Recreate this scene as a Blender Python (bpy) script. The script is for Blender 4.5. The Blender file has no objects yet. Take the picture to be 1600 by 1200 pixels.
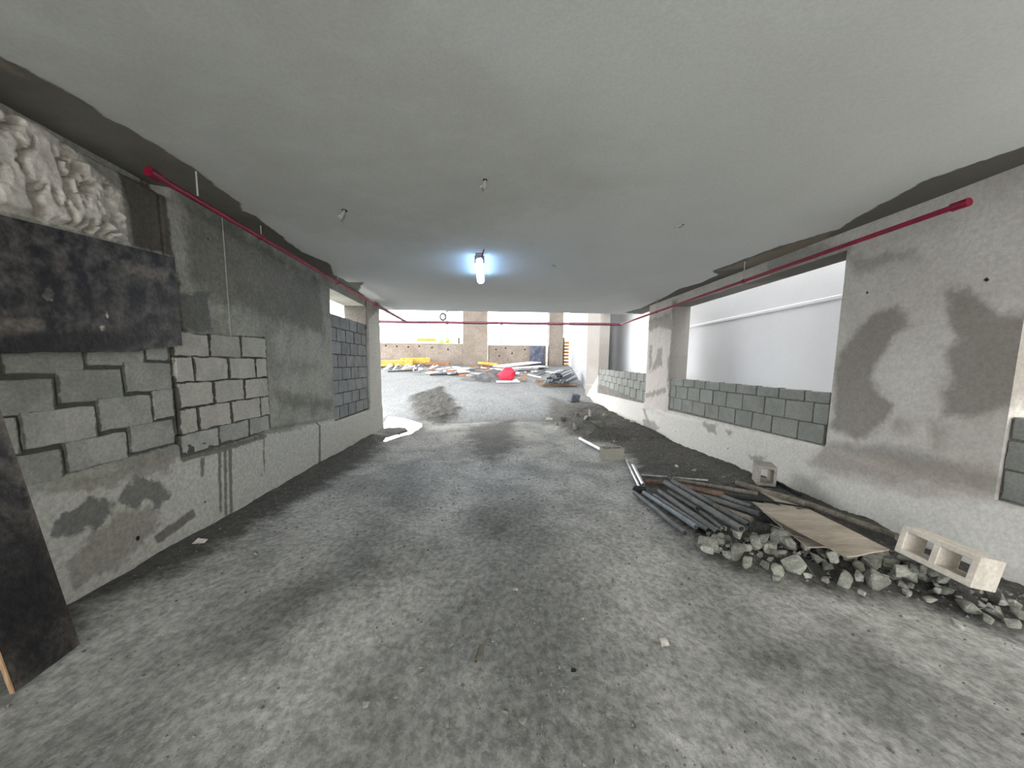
import bpy, bmesh, math, random
import numpy as np
from mathutils import Vector, Matrix

random.seed(7)
rng = np.random.default_rng(7)
sc = bpy.context.scene
COL = sc.collection

# ------------------------------------------------------------------ camera
F = 597.198
M = np.array([[0.99782999, -0.06478539, 0.01175427],
              [0.004122, -0.11670521, -0.99315805],
              [0.06571392, 0.99105133, -0.11618491]])     # right, down, forward
SL = -0.0747594                                            # fall of the ramp
CH = 1.5                                                   # eye height over the ramp
cam = bpy.data.cameras.new('camera')
cam.sensor_fit = 'HORIZONTAL'; cam.sensor_width = 36; cam.lens = 36 * F / 1600
cam.clip_start = 0.05; cam.clip_end = 400
camo = bpy.data.objects.new('camera', cam); COL.objects.link(camo)
camo.matrix_world = Matrix(((M[0][0], -M[1][0], -M[2][0], 0), (M[0][1], -M[1][1], -M[2][1], 0),
                            (M[0][2], -M[1][2], -M[2][2], 0), (0, 0, 0, 1)))
sc.camera = camo

# ------------------------------------------------------------------ world, exposure
w = bpy.data.worlds.new('overcast'); sc.world = w; w.use_nodes = True
bg = w.node_tree.nodes['Background']
bg.inputs[0].default_value = (0.97, 0.985, 1.0, 1); bg.inputs[1].default_value = 1.0
sc.view_settings.view_transform = 'Standard'; sc.view_settings.look = 'None'
sc.view_settings.gamma = 1; sc.view_settings.use_curve_mapping = False
sc.view_settings.exposure = 3.5
sc.cycles.max_bounces = 12; sc.cycles.diffuse_bounces = 8
LAMP = 1.4

# ------------------------------------------------------------------ geometry of the view
def ray(px, py): return (px - 800) * M[0] + (py - 600) * M[1] + F * M[2]
def P(px, py, h=0.0):                 # point at height h over the ramp plane
    d = ray(px, py); return d * ((-CH + h) / (d[2] - SL * d[1]))
def onx(px, py, X): d = ray(px, py); return d * X / d[0]
def ony(px, py, Y): d = ray(px, py); return d * Y / d[1]
def onz(px, py, Z): d = ray(px, py); return d * Z / d[2]
def rel(p): return p[2] + CH - SL * p[1]
def zr(y, r): return r - CH + SL * y
PY = np.array([-40, 0, 9.0, 10.2, 11.2, 12.2, 14, 16, 19, 22, 60.])
PZ = np.array([zr(-40, 0), -1.5, zr(9.0, 0), -2.235, -2.235, -2.16, -1.99, -1.86, -1.66, -1.47, -1.2])
def prof(y): return sum(np.interp(np.asarray(y, float) + k, PY, PZ) for k in (-1., -.6, -.2, .2, .6, 1.)) / 6
def G(px, py, h=0.0):                 # point on the ground, the far yard included
    d = ray(px, py); t = np.linspace(0.5, 40, 8000) / F
    z = t * d[2] - prof(t * d[1]) - h
    i = int(np.argmax(z < 0)); 
    if i == 0: i = len(t) - 1
    return d * t[i]
def LW(px, py, X=-2.555): p = onx(px, py, X); return (p[1], rel(p))
def RW(px, py): return LW(px, py, 3.70)

def vnoise(x, y, seed=0):
    xi = np.floor(x).astype(np.int64); yi = np.floor(y).astype(np.int64)
    fx = x - xi; fy = y - yi
    fx = fx * fx * fx * (fx * (fx * 6 - 15) + 10); fy = fy * fy * fy * (fy * (fy * 6 - 15) + 10)
    def h(a, b):
        n = (a * 374761393 + b * 668265263 + seed * 974711) & 0xffffffff
        n = ((n ^ (n >> 13)) * 1274126177) & 0xffffffff
        return ((n ^ (n >> 16)) & 0xffff) / 65535.0
    return (h(xi, yi) * (1 - fx) + h(xi + 1, yi) * fx) * (1 - fy) + (h(xi, yi + 1) * (1 - fx) + h(xi + 1, yi + 1) * fx) * fy
def fbm(x, y, seed=0, oc=4):
    s = 0; a = 0.5; t = 0
    for i in range(oc):
        s = s + a * vnoise(x * 2 ** i, y * 2 ** i, seed + i); t += a; a *= 0.5
    return s / t - 0.5
def sdf(x, y, poly):                  # positive inside
    x = np.asarray(x, float); y = np.asarray(y, float)
    d = np.full(x.shape, 1e9); ins = np.zeros(x.shape, bool); n = len(poly)
    for i in range(n):
        ax, ay = poly[i]; bx, by = poly[(i + 1) % n]
        ex, ey = bx - ax, by - ay; L = ex * ex + ey * ey + 1e-12
        t = np.clip(((x - ax) * ex + (y - ay) * ey) / L, 0, 1)
        d = np.minimum(d, (x - ax - t * ex) ** 2 + (y - ay - t * ey) ** 2)
        c = ((ay > y) != (by > y))
        with np.errstate(divide='ignore', invalid='ignore'):
            xx = (bx - ax) * (y - ay) / (by - ay if by != ay else 1e-12) + ax
        ins ^= c & (x < xx)
    return np.where(ins, 1, -1) * np.sqrt(d)
def sdfs(x, y, polys):
    r = np.full(np.shape(x), -1.0)
    for p in polys: r = np.maximum(r, sdf(x, y, p))
    return np.clip(r, -1, 1)
def sst(a, b, x): t = np.clip((x - a) / (b - a), 0, 1); return t * t * (3 - 2 * t)

# ------------------------------------------------------------------ materials
MATS = {}
def lin(c):
    return tuple(((v / 255 / 12.92) if v / 255 < .04045 else ((v / 255 + .055) / 1.055) ** 2.4) for v in c) + (1,)
class NT:
    def __init__(s, name):
        s.m = bpy.data.materials.new(name); s.m.use_nodes = True; s.t = s.m.node_tree
        s.b = s.t.nodes['Principled BSDF']; MATS[name] = s.m
    def n(s, typ, **kw):
        o = s.t.nodes.new(typ)
        for k, v in kw.items(): setattr(o, k, v)
        return o
    def l(s, a, b): s.t.links.new(a, b)
    def noise(s, vec, scale, detail=4, rough=.55, dist=0):
        o = s.n('ShaderNodeTexNoise'); o.inputs['Scale'].default_value = scale
        o.inputs['Detail'].default_value = detail; o.inputs['Roughness'].default_value = rough
        o.inputs['Distortion'].default_value = dist
        s.l(vec, o.inputs['Vector']); return o.outputs['Fac']
    def math(s, op, a, b=None, c=None, clamp=False):
        o = s.n('ShaderNodeMath', operation=op, use_clamp=clamp)
        for i, v in enumerate((a, b, c)):
            if v is None: continue
            if hasattr(v, 'links'): s.l(v, o.inputs[i])
            else: o.inputs[i].default_value = v
        return o.outputs[0]
    def sstep(s, v, a, b, to0=0., to1=1.):
        o = s.n('ShaderNodeMapRange', interpolation_type='SMOOTHSTEP')
        s.l(v, o.inputs['Value'])
        o.inputs['From Min'].default_value = a; o.inputs['From Max'].default_value = b
        o.inputs['To Min'].default_value = to0; o.inputs['To Max'].default_value = to1
        return o.outputs['Result']
    def mix(s, f, a, b, mode='MIX'):
        o = s.n('ShaderNodeMix', data_type='RGBA', blend_type=mode)
        for v, i in ((f, 0), (a, 6), (b, 7)):
            if hasattr(v, 'links'): s.l(v, o.inputs[i])
            else: o.inputs[i].default_value = v
        return o.outputs[2]

def surf(name, c1, c2, scale=1.5, speck=.25, sscale=45, bump=.35, bscale=40, bdist=.01, rough=.9, spec=.25,
         layers=(), rnd=0., mortar=None, stretch=None, contrast=(.35, .65)):
    t = NT(name)
    tc = t.n('ShaderNodeTexCoord'); vec = tc.outputs['Object']
    oi = t.n('ShaderNodeObjectInfo')
    if rnd or mortar:
        va = t.n('ShaderNodeVectorMath', operation='ADD'); t.l(vec, va.inputs[0])
        mu = t.math('MULTIPLY', oi.outputs['Random'], 37.0); t.l(mu, va.inputs[1]); vec = va.outputs[0]
    v2 = vec
    if stretch:
        mp = t.n('ShaderNodeMapping'); mp.inputs['Scale'].default_value = stretch; t.l(vec, mp.inputs[0]); v2 = mp.outputs[0]
    f = t.sstep(t.noise(v2, scale, 6, .6, .3), *contrast)
    col = t.mix(f, lin(c1), lin(c2))
    sp = t.noise(v2, sscale, 5, .7)
    g = t.sstep(sp, .3, .7, 1 - speck, 1 + speck)
    if rnd:
        g = t.math('MULTIPLY', g, t.math('MULTIPLY_ADD', oi.outputs['Random'], 2 * rnd, 1 - rnd))
    cmb = t.n('ShaderNodeCombineColor'); [t.l(g, cmb.inputs[i]) for i in range(3)]
    col = t.mix(1., col, cmb.outputs[0], 'MULTIPLY')
    rgh = rough
    for L in layers:
        attr, c, amp, ns, soft, op = L[:6]
        a = t.n('ShaderNodeAttribute', attribute_name=attr)
        nn = t.math('MULTIPLY_ADD', t.noise(vec, ns, 6, .65), 2 * amp, -amp)
        m = t.math('MULTIPLY', t.sstep(t.math('ADD', a.outputs['Fac'], nn), -soft, soft), op)
        lc = t.mix(1., lin(c), cmb.outputs[0], 'MULTIPLY')
        col = t.mix(m, col, lc)
        pass
    if mortar:                     # mortar (length, height, colour, width): squeezed over the block's rim
        ln, hh, mc, wd = mortar
        sx = t.n('ShaderNodeSeparateXYZ'); t.l(tc.outputs['Generated'], sx.inputs[0])
        def edge(o, k): return t.math('MULTIPLY', t.math('MINIMUM', o, t.math('SUBTRACT', 1., o)), k)
        e = t.math('MINIMUM', t.math('SUBTRACT', edge(sx.outputs[1], ln * .85), wd * .45), edge(sx.outputs[2], hh))
        nn = t.math('MULTIPLY_ADD', t.noise(vec, 14, 5, .6), -wd * 3.0, wd * 1.2)
        m = t.sstep(t.math('ADD', e, nn), -.003, .006, 1., 0.)
        col = t.mix(m, col, t.mix(1., lin(mc), cmb.outputs[0], 'MULTIPLY'))
    t.l(col, t.b.inputs['Base Color'])
    t.b.inputs['Roughness'].default_value = rough
    t.b.inputs['Specular IOR Level'].default_value = spec
    if bump:
        bp = t.n('ShaderNodeBump'); bp.inputs['Strength'].default_value = bump; bp.inputs['Distance'].default_value = bdist
        h = t.math('ADD', t.noise(v2, bscale, 8, .65), t.math('MULTIPLY', t.noise(v2, bscale * .2, 3, .5), 1.5))
        t.l(h, bp.inputs['Height']); t.l(bp.outputs[0], t.b.inputs['Normal'])
    return t.m
def plain(name, c, rough=.6, metal=0., spec=.4, c2=None, scale=8, bump=.1):
    m = surf(name, c, c2 or tuple(v * .82 for v in c), scale=scale, speck=.12, bump=bump, rough=rough, spec=spec, bdist=.004)
    m.node_tree.nodes['Principled BSDF'].inputs['Metallic'].default_value = metal
    return m
def emit(name, c, s):
    t = NT(name); t.b.inputs['Base Color'].default_value = (.8, .8, .8, 1)
    t.b.inputs['Emission Color'].default_value = c; t.b.inputs['Emission Strength'].default_value = s
    return t.m

# ------------------------------------------------------------------ object helpers
def mkmesh(name, V, Fc, mats, smooth=False, attrs=None, mi=None):
    me = bpy.data.meshes.new(name)
    me.from_pydata([tuple(map(float, v)) for v in V] if not isinstance(V, np.ndarray) else V.tolist(), [], Fc)
    for m in (mats if isinstance(mats, (list, tuple)) else [mats]): me.materials.append(m)
    if mi is not None: me.polygons.foreach_set('material_index', mi)
    if smooth is True: me.polygons.foreach_set('use_smooth', [True] * len(me.polygons))
    elif smooth is not False: me.polygons.foreach_set('use_smooth', smooth)
    for k, a in (attrs or {}).items():
        at = me.attributes.new(k, 'FLOAT', 'POINT'); at.data.foreach_set('value', np.asarray(a, np.float32))
    me.update(); return me
def link(name, me, parent=None, loc=None):
    o = bpy.data.objects.new(name, me); COL.objects.link(o)
    if parent is not None: o.parent = parent
    if loc is not None: o.location = loc
    return o
def tag(o, label=None, cat=None, group=None, kind=None):
    for k, v in (('label', label), ('category', cat), ('group', group), ('kind', kind)):
        if v: o[k] = v
    return o
def structure(name, V, Fc, mat, parent=None, **kw):
    o = link(name, mkmesh(name, V, Fc, mat, **kw), parent)
    if parent is None: o['kind'] = 'structure'
    return o
def thing(name, label, cat, loc, group=None):
    o = bpy.data.objects.new(name, None); COL.objects.link(o); o.location = loc; o.empty_display_size = .1
    return tag(o, label, cat, group)
def wpos(o):
    v = Vector((0, 0, 0))
    while o is not None: v = v + o.location; o = o.parent
    return v
def part(root, name, V, Fc, mat, **kw):           # V in world space; parents are unrotated
    me = mkmesh(name, np.asarray(V, float) - np.array(wpos(root)), Fc, mat, **kw)
    return link(name, me, root)
def solo(name, V, Fc, mat, label, cat, group=None, **kw):
    V = np.asarray(V, float); loc = np.array([V[:, 0].mean(), V[:, 1].mean(), V[:, 2].min()])
    o = link(name, mkmesh(name, V - loc, Fc, mat, **kw), None, loc)
    return tag(o, label, cat, group)
def cat(*parts):
    V = []; Fc = []
    for v, f in parts:
        k = len(V); V += [tuple(map(float, q)) for q in v]; Fc += [tuple(i + k for i in q) for q in f]
    return V, Fc
def box(x0, x1, y0, y1, z0, z1):
    V = [(x, y, z) for x in (x0, x1) for y in (y0, y1) for z in (z0, z1)]
    return V, [(0, 1, 3, 2), (4, 6, 7, 5), (0, 4, 5, 1), (2, 3, 7, 6), (0, 2, 6, 4), (1, 5, 7, 3)]
def rbox(c, size, rot=(0, 0, 0)):                  # box, centre c, euler rot
    R = np.array(Matrix.Rotation(rot[2], 3, 'Z') @ Matrix.Rotation(rot[1], 3, 'Y') @ Matrix.Rotation(rot[0], 3, 'X'))
    s = np.array(size) / 2; V, f = box(-s[0], s[0], -s[1], s[1], -s[2], s[2])
    return [tuple(R @ np.array(v) + np.array(c)) for v in V], f
def bbox(c, size, rot=(0, 0, 0), b=.006):          # bevelled box
    bm = bmesh.new(); V, f = rbox((0, 0, 0), size)
    vs = [bm.verts.new(v) for v in V]; [bm.faces.new([vs[i] for i in q]) for q in f]
    bmesh.ops.bevel(bm, geom=bm.edges[:], offset=b, segments=1, affect='EDGES')
    R = Matrix.Rotation(rot[2], 3, 'Z') @ Matrix.Rotation(rot[1], 3, 'Y') @ Matrix.Rotation(rot[0], 3, 'X')
    bm.verts.ensure_lookup_table(); bm.verts.index_update()
    VV = [tuple(R @ v.co + Vector(c)) for v in bm.verts]; FF = [tuple(v.index for v in q.verts) for q in bm.faces]
    bm.free(); return VV, FF
def tube(p0, p1, r, n=10, ri=None, bend=0.0, segs=1):
    p0 = np.array(p0, float); p1 = np.array(p1, float); d = p1 - p0; L = np.linalg.norm(d); d /= L
    u = np.cross(d, (0, 0, 1.)); u = u / np.linalg.norm(u) if np.linalg.norm(u) > 1e-6 else np.array([1., 0, 0]); v = np.cross(u, d)
    ring = lambda c, rr: [c + rr * (math.cos(2 * math.pi * k / n) * u + math.sin(2 * math.pi * k / n) * v) for k in range(n)]
    V = []; Fc = []
    for i in range(segs + 1):
        t = i / segs; V += ring(p0 + d * L * t - np.array([0, 0, bend * 4 * t * (1 - t)]), r)
    for i in range(segs):
        for k in range(n): Fc.append((i * n + k, i * n + (k + 1) % n, (i + 1) * n + (k + 1) % n, (i + 1) * n + k))
    e = segs * n
    if ri:
        for base, c, sg in ((0, p0, 1), (e, p1, -1)):
            k0 = len(V); V += ring(c, ri); k1 = len(V); V += ring(c + sg * d * min(.12, L * .3), ri * .98)
            for k in range(n):
                q = (base + k, k0 + k, k0 + (k + 1) % n, base + (k + 1) % n); Fc.append(q if sg > 0 else q[::-1])
                q = (k0 + k, k1 + k, k1 + (k + 1) % n, k0 + (k + 1) % n); Fc.append(q if sg > 0 else q[::-1])
            q = tuple(k1 + k for k in range(n)); Fc.append(q if sg < 0 else q[::-1])
    else:
        Fc.append(tuple(range(n))); Fc.append(tuple(e + k for k in reversed(range(n))))
    return V, Fc
def pathtube(pts, r, n=8):
    return cat(*[tube(pts[i], pts[i + 1], r, n) for i in range(len(pts) - 1)])
def chunk(c, size, seed, rot=None, k=13):          # a broken angular lump: hull of random points
    rg = random.Random(seed); bm = bmesh.new()
    for i in range(k):
        v = Vector([rg.uniform(-1, 1) for _ in range(3)]); m = max(abs(q) for q in v); v = v / m * rg.uniform(.72, 1)
        bm.verts.new((v.x * size[0] / 2, v.y * size[1] / 2, v.z * size[2] / 2))
    bmesh.ops.convex_hull(bm, input=bm.verts[:])
    bmesh.ops.delete(bm, geom=[v for v in bm.verts if not v.link_faces], context='VERTS')
    bmesh.ops.bevel(bm, geom=bm.edges[:], offset=min(size) * .05, segments=1, affect='EDGES')
    R = Matrix.Rotation(rg.uniform(0, 6.28) if rot is None else rot, 3, 'Z') @ Matrix.Rotation(rg.uniform(-.35, .35), 3, 'X')
    bm.verts.index_update()
    V = [tuple(R @ v.co + Vector(c)) for v in bm.verts]; Fc = [tuple(v.index for v in q.verts) for q in bm.faces]
    bm.free(); return V, Fc
def sheet(corners, th, n=(8, 6), wob=.01, seed=3, sag=0.):  # warped thin board through four corners
    a, b, c, d = [np.array(q, float) for q in corners]; V = []; Fc = []; nx, ny = n
    for s in (0, 1):
        for j in range(ny + 1):
            for i in range(nx + 1):
                u, v = i / nx, j / ny
                p = (a * (1 - u) + b * u) * (1 - v) + (d * (1 - u) + c * u) * v
                p = p + np.array([0, 0, wob * 2 * float(fbm(np.array(u * 2.3), np.array(v * 2.1), seed, 2)) - sag * 4 * u * (1 - u) - s * th])
                V.append(p)
    W = nx + 1; K = W * (ny + 1)
    for j in range(ny):
        for i in range(nx):
            q = (j * W + i, j * W + i + 1, (j + 1) * W + i + 1, (j + 1) * W + i)
            Fc.append(q); Fc.append(tuple(k + K for k in q[::-1]))
    rim = [i for i in range(W)] + [j * W + nx for j in range(1, ny + 1)] + [ny * W + i for i in range(nx - 1, -1, -1)] + [j * W for j in range(ny - 1, 0, -1)]
    for i in range(len(rim)):
        p, q = rim[i], rim[(i + 1) % len(rim)]; Fc.append((q, p, p + K, q + K))
    return V, Fc

# ------------------------------------------------------------------ heights of the ground
def px2f(ps): return [tuple(P(*p)[:2]) for p in ps]
SOIL = px2f([(862, 648), (880, 672), (905, 686), (950, 694), (985, 715), (1003, 748), (1000, 775), (1065, 832), (1105, 868), (1200, 908), (1350, 935), (1450, 950), (1600, 995)]) + \
       [(3.95, 1.2), (3.95, 12.6), (3.2, 12.9)]
LEFTD = [(-2.7, 1.6)] + px2f([(120, 985), (180, 935), (260, 900), (330, 868), (400, 825), (470, 785), (550, 735), (590, 700)]) + [(-2.2, 8.4), (-2.7, 8.6)]
PUD_Z = -2.185
PUD = [tuple(onz(x, y, PUD_Z)[:2]) for x, y in [(598, 692), (610, 688), (640, 679), (653, 671), (654, 664), (645, 660), (628, 655), (612, 653), (600, 655), (600, 662), (615, 664), (635, 668), (638, 674), (620, 679), (604, 684), (599, 688)]]
PUDH = [tuple(onz(x, y, PUD_Z)[:2]) for x, y in [(599, 694), (612, 690), (642, 681), (658, 672), (660, 662), (630, 653), (606, 651), (600, 660)]]
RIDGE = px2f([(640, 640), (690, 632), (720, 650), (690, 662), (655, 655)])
def ground(x, y, fine=True):
    z = prof(y)
    s = sdfs(x, y, [SOIL])
    m = sst(-.05, .5, s)
    z = z + m * (.03 + .05 * sst(1.2, 3.6, x) * sst(12.5, 9, y) + .12 * sst(6.5, 8.5, y) * sst(13.2, 11.5, y) + .10 * fbm(x * 2.2, y * 2.2, 11, 4)) 
    z = z + sst(.0, .12, s) * .05 * np.abs(fbm(x * 9, y * 9, 17, 3))
    l = sdfs(x, y, [LEFTD]); z = z + sst(-.05, .3, l) * (.03 + .06 * fbm(x * 4, y * 4, 13, 4))
    # worn wheel tracks and trodden lumps
    z = z + .012 * np.sin((x - .3 + .15 * np.sin(y * .6)) * 3.9) * sst(9, 7, y) + .03 * fbm(x * 1.3, y * .7, 5, 4)
    bump = sst(-.9, -.1, -np.abs(x - .35)) * .7 + .3
    z = z + .022 * bump * fbm(x * 7, y * 5, 23, 4) + sst(9, 10.5, y) * .10 * fbm(x * 1.1, y * 1.5, 31, 4)
    z = z + sst(-.25, .4, sdfs(x, y, [RIDGE]) + .8 * fbm(x * 2.1, y * 2.1, 77, 3)) * (.05 + .12 * fbm(x * 5, y * 5, 78, 4))
    if fine: z = z + .012 * bump * fbm(x * 26, y * 22, 41, 3)
    p = sdfs(x, y, [PUD]); h = sdfs(x, y, [PUDH])
    z = np.where(h > -.25, z * (1 - sst(-.25, .0, h)) + np.minimum(z, PUD_Z + .02 + .06 * fbm(x * 5, y * 5, 3, 3)) * sst(-.25, .0, h), z)
    z = z - sst(-.06, .06, p) * np.maximum(0, z - (PUD_Z - .025))
    return z
def gz(x, y): return float(ground(np.array([x]), np.array([y]), False)[0])

# ------------------------------------------------------------------ materials in use
M_floor = surf('dusty_floor', (155, 155, 151), (193, 192, 187), scale=1.6, speck=.34, sscale=26, bump=.8, bscale=34, bdist=.022, rough=.93, spec=.15,
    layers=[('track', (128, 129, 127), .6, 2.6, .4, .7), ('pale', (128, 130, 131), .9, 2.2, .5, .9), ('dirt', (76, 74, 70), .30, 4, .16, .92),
            ('wet_dark', (88, 87, 83), .42, 3.5, .28, .75)], stretch=(1, .75, 1))
M_left = surf('left_concrete', (140, 140, 132), (166, 165, 156), scale=2.2, speck=.2, sscale=30, bump=.5, bscale=30, rough=.9,
    layers=[('lite', (172, 170, 160), .35, 3.5, .16, .6), ('dark', (98, 97, 90), .26, 4, .10, .65), ('plaster', (206, 201, 194), .05, 14, .012, 1),
            ('white', (192, 191, 184), .07, 9, .02, .95), ('tan', (146, 141, 132), .14, 9, .03, .8), ('patch', (110, 111, 106), .10, 9, .02, .9),
            ('brown', (86, 81, 74), .05, 9, .02, .95), ('mortar', (84, 83, 79), .02, 20, .01, 1), ('drip_shade', (92, 88, 78), .02, 14, .012, .8), ('hole', (18, 17, 16), .006, 30, .006, 1)])
M_right = surf('right_plaster', (186, 182, 175), (200, 197, 191), scale=1.3, speck=.12, sscale=35, bump=.3, bscale=30, rough=.88,
    layers=[('white', (208, 206, 200), .10, 6, .03, .9), ('grey', (150, 149, 144), .12, 5, .06, .8), ('dark', (128, 122, 116), .10, 5, .05, .8), ('brown', (150, 142, 133), .12, 6, .08, .7),
            ('rough', (196, 190, 183), .05, 12, .02, .9), ('splot', (136, 132, 126), .12, 10, .03, .75), ('drip_shade', (140, 134, 126), .02, 14, .012, .7), ('hole', (25, 23, 22), .006, 30, .006, 1)])
M_ceil = surf('ceiling_paint', (218, 221, 221), (223, 226, 226), scale=.8, speck=.05, sscale=60, bump=.12, bscale=70, rough=.75, spec=.2,
    layers=[('bare', (112, 110, 104), .06, 5, .015, 1), ('tan', (146, 136, 122), .12, 6, .03, .8), ('dust', (168, 164, 152), .3, 3, .2, .3), ('hole', (25, 23, 22), .006, 30, .006, 1)])
MC = (102, 102, 96)
M_blkA = surf('block_worn', (152, 153, 148), (172, 172, 166), scale=4, speck=.16, bump=.5, bscale=60, rnd=.16, mortar=(.42, .22, MC, .016))
M_blkB = surf('block_pale', (170, 168, 160), (186, 183, 174), scale=4, speck=.14, bump=.5, bscale=60, rnd=.10, mortar=(.42, .22, (84, 82, 76), .018))
M_blkC = surf('block_grey', (128, 130, 130), (146, 148, 148), scale=4, speck=.16, bump=.4, bscale=60, rnd=.12, mortar=(.42, .22, (74, 75, 74), .007))
M_blkD = surf('block_olive', (128, 131, 126), (142, 144, 139), scale=3, speck=.14, bump=.4, bscale=60, rnd=.06, mortar=(.42, .22, (106, 108, 104), .009))
M_loose = surf('loose_block', (146, 141, 132), (164, 159, 150), scale=5, speck=.2, bump=.5, bscale=60, rnd=.08)
M_rub = surf('broken_concrete', (120, 120, 112), (156, 155, 146), scale=7, speck=.25, sscale=60, bump=.7, bscale=50, rnd=.22)
M_ply = surf('film_faced_ply', (34, 32, 34), (88, 84, 80), scale=9, speck=.4, sscale=30, bump=.6, bscale=22, bdist=.008, rough=.40, spec=.28, contrast=(.36, .66),
    layers=[('scuff', (112, 104, 96), .06, 12, .02, .8), ('bond', (205, 195, 178), .01, 30, .006, 1), ('hole', (16, 14, 14), .006, 30, .006, 1), ('ink', (20, 18, 21), .05, 9, .03, .85)])
M_edge = surf('ply_edge', (176, 142, 112), (196, 164, 134), scale=10, speck=.2, bump=.3, stretch=(1, 1, .1))
M_beige = surf('bare_ply', (158, 148, 134), (184, 174, 160), scale=3, speck=.14, sscale=24, bump=.2, stretch=(.35, 1.6, 1), rough=.8)
M_tube = surf('rusty_tube', (92, 95, 95), (118, 120, 118), scale=6, speck=.25, sscale=50, bump=.3, rough=.6, spec=.4, rnd=.2)
M_tubb = surf('blue_grey_tube', (112, 122, 128), (134, 144, 150), scale=6, speck=.2, bump=.2, rough=.5, spec=.45)
M_wood = surf('weathered_pole', (104, 98, 88), (136, 129, 117), scale=8, speck=.25, bump=.5, stretch=(1, 1, 1), rnd=.12)
M_rusty = surf('rusty_pole', (104, 82, 70), (132, 108, 94), scale=8, speck=.25, bump=.4)
M_black = surf('black_pole', (34, 34, 36), (52, 52, 52), scale=8, speck=.2, bump=.3, rough=.6)
M_alu = plain('galvanised', (205, 208, 210), rough=.35, metal=.75, scale=14)
M_red = plain('red_pipe', (150, 26, 58), rough=.4)
M_redd = plain('red_pipe_dusty', (116, 62, 76), rough=.55)
M_wire = plain('pale_wire', (200, 198, 190), rough=.6)
M_whitew = surf('white_wall', (226, 227, 230), (230, 231, 234), scale=1, speck=.02, bump=.05, rough=.75)
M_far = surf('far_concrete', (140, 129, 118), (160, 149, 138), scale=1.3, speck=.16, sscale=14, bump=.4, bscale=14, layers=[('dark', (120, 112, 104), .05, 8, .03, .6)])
M_soil = surf('crumbs', (96, 94, 90), (134, 132, 126), scale=9, speck=.2, bump=.3)

# ------------------------------------------------------------------ floor and ground
def axis(segs):
    out = []
    for a, b, s in segs:
        n = max(1, int(round((b - a) / s))); out += list(np.linspace(a, b, n + 1)[:-1])
    return np.array(out + [segs[-1][1]])
xs = axis([(-16, -6, 1.), (-6, -2.75, .12), (-2.75, 3.95, .024), (3.95, 7, .15)])
ys = axis([(-16, -2, 1.), (-2, .9, .12), (.9, 3.0, .018), (3.0, 5.0, .026), (5., 8., .045), (8., 12.5, .06), (12.5, 22.5, .10), (22.5, 26, .6)])
GX, GY = np.meshgrid(xs, ys); gx, gy = GX.ravel(), GY.ravel()
Z = ground(gx, gy)
W = len(xs); nI, nJ = len(xs) - 1, len(ys) - 1
ii, jj = np.meshgrid(np.arange(nI), np.arange(nJ)); q = (jj * W + ii).ravel()
Fq = np.stack([q, q + 1, q + 1 + W, q + W], 1).tolist()
TR = px2f([(770, 790), (840, 790), (880, 860), (960, 1000), (1060, 1250), (640, 1250), (700, 960), (750, 860)])
TR2 = px2f([(560, 840), (640, 720), (660, 720), (600, 860), (400, 1010), (380, 1000)])
DS = [px2f(p) for p in ([(740, 800), (758, 800), (758, 822), (742, 822)], [(765, 815), (782, 825), (775, 832), (762, 822)],
      [(1320, 1040), (1375, 1050), (1372, 1085), (1335, 1065), (1290, 1055)], [(1190, 1015), (1240, 1020), (1235, 1040), (1200, 1035)],
      [(380, 1000), (410, 985), (415, 1000), (390, 1010)], [(450, 930), (500, 905), (500, 925), (460, 945)], [(575, 880), (615, 875), (605, 900), (575, 895)])]
FW = [px2f(p) for p in ([(640, 645), (690, 640), (720, 655), (690, 665), (655, 660)], [(730, 670), (800, 660), (810, 700), (770, 720), (735, 705)], [(860, 640), (930, 650), (930, 660), (850, 665)])]  # first patch: the lump's shading at the ramp foot, painted dark
WET = [PUDH, px2f([(545, 715), (590, 690), (600, 700), (560, 730)])]
attrs = dict(track=np.maximum(sdfs(gx, gy, [TR, TR2]), -1), dirt=np.maximum(sdfs(gx, gy, [SOIL, LEFTD, RIDGE]), -.6 + 0 * gx),  # RIDGE: shading of a low lump, painted in with the real dirt
             wet_dark=sdfs(gx, gy, WET + FW + DS), pale=np.where(gy > 10, sst(7.6, 11.5, gy) * 1.5 - .7, -1))  # pale: far floor darkened to offset the strong daylight there
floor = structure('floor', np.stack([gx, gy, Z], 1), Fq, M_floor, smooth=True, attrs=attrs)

M_apron = surf('outer_ground', (170, 168, 162), (186, 184, 178), scale=.3, speck=.1, bump=.1)
structure('ground', *cat(([(-60, -60, zr(-16, 0)), (60, -60, zr(-16, 0)), (60, -15.5, zr(-16, 0)), (-60, -15.5, zr(-16, 0))], [(0, 1, 2, 3)]),
                         ([(-80, 22.6, -1.75), (80, 22.6, -1.75), (80, 120, -1.75), (-80, 120, -1.75)], [(0, 1, 2, 3)]),
                         ([(-60, -16, -2.6), (-2.9, -16, -2.6), (-2.9, 22.6, -2.6), (-60, 22.6, -2.6)], [(0, 1, 2, 3)])), M_apron)

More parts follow.
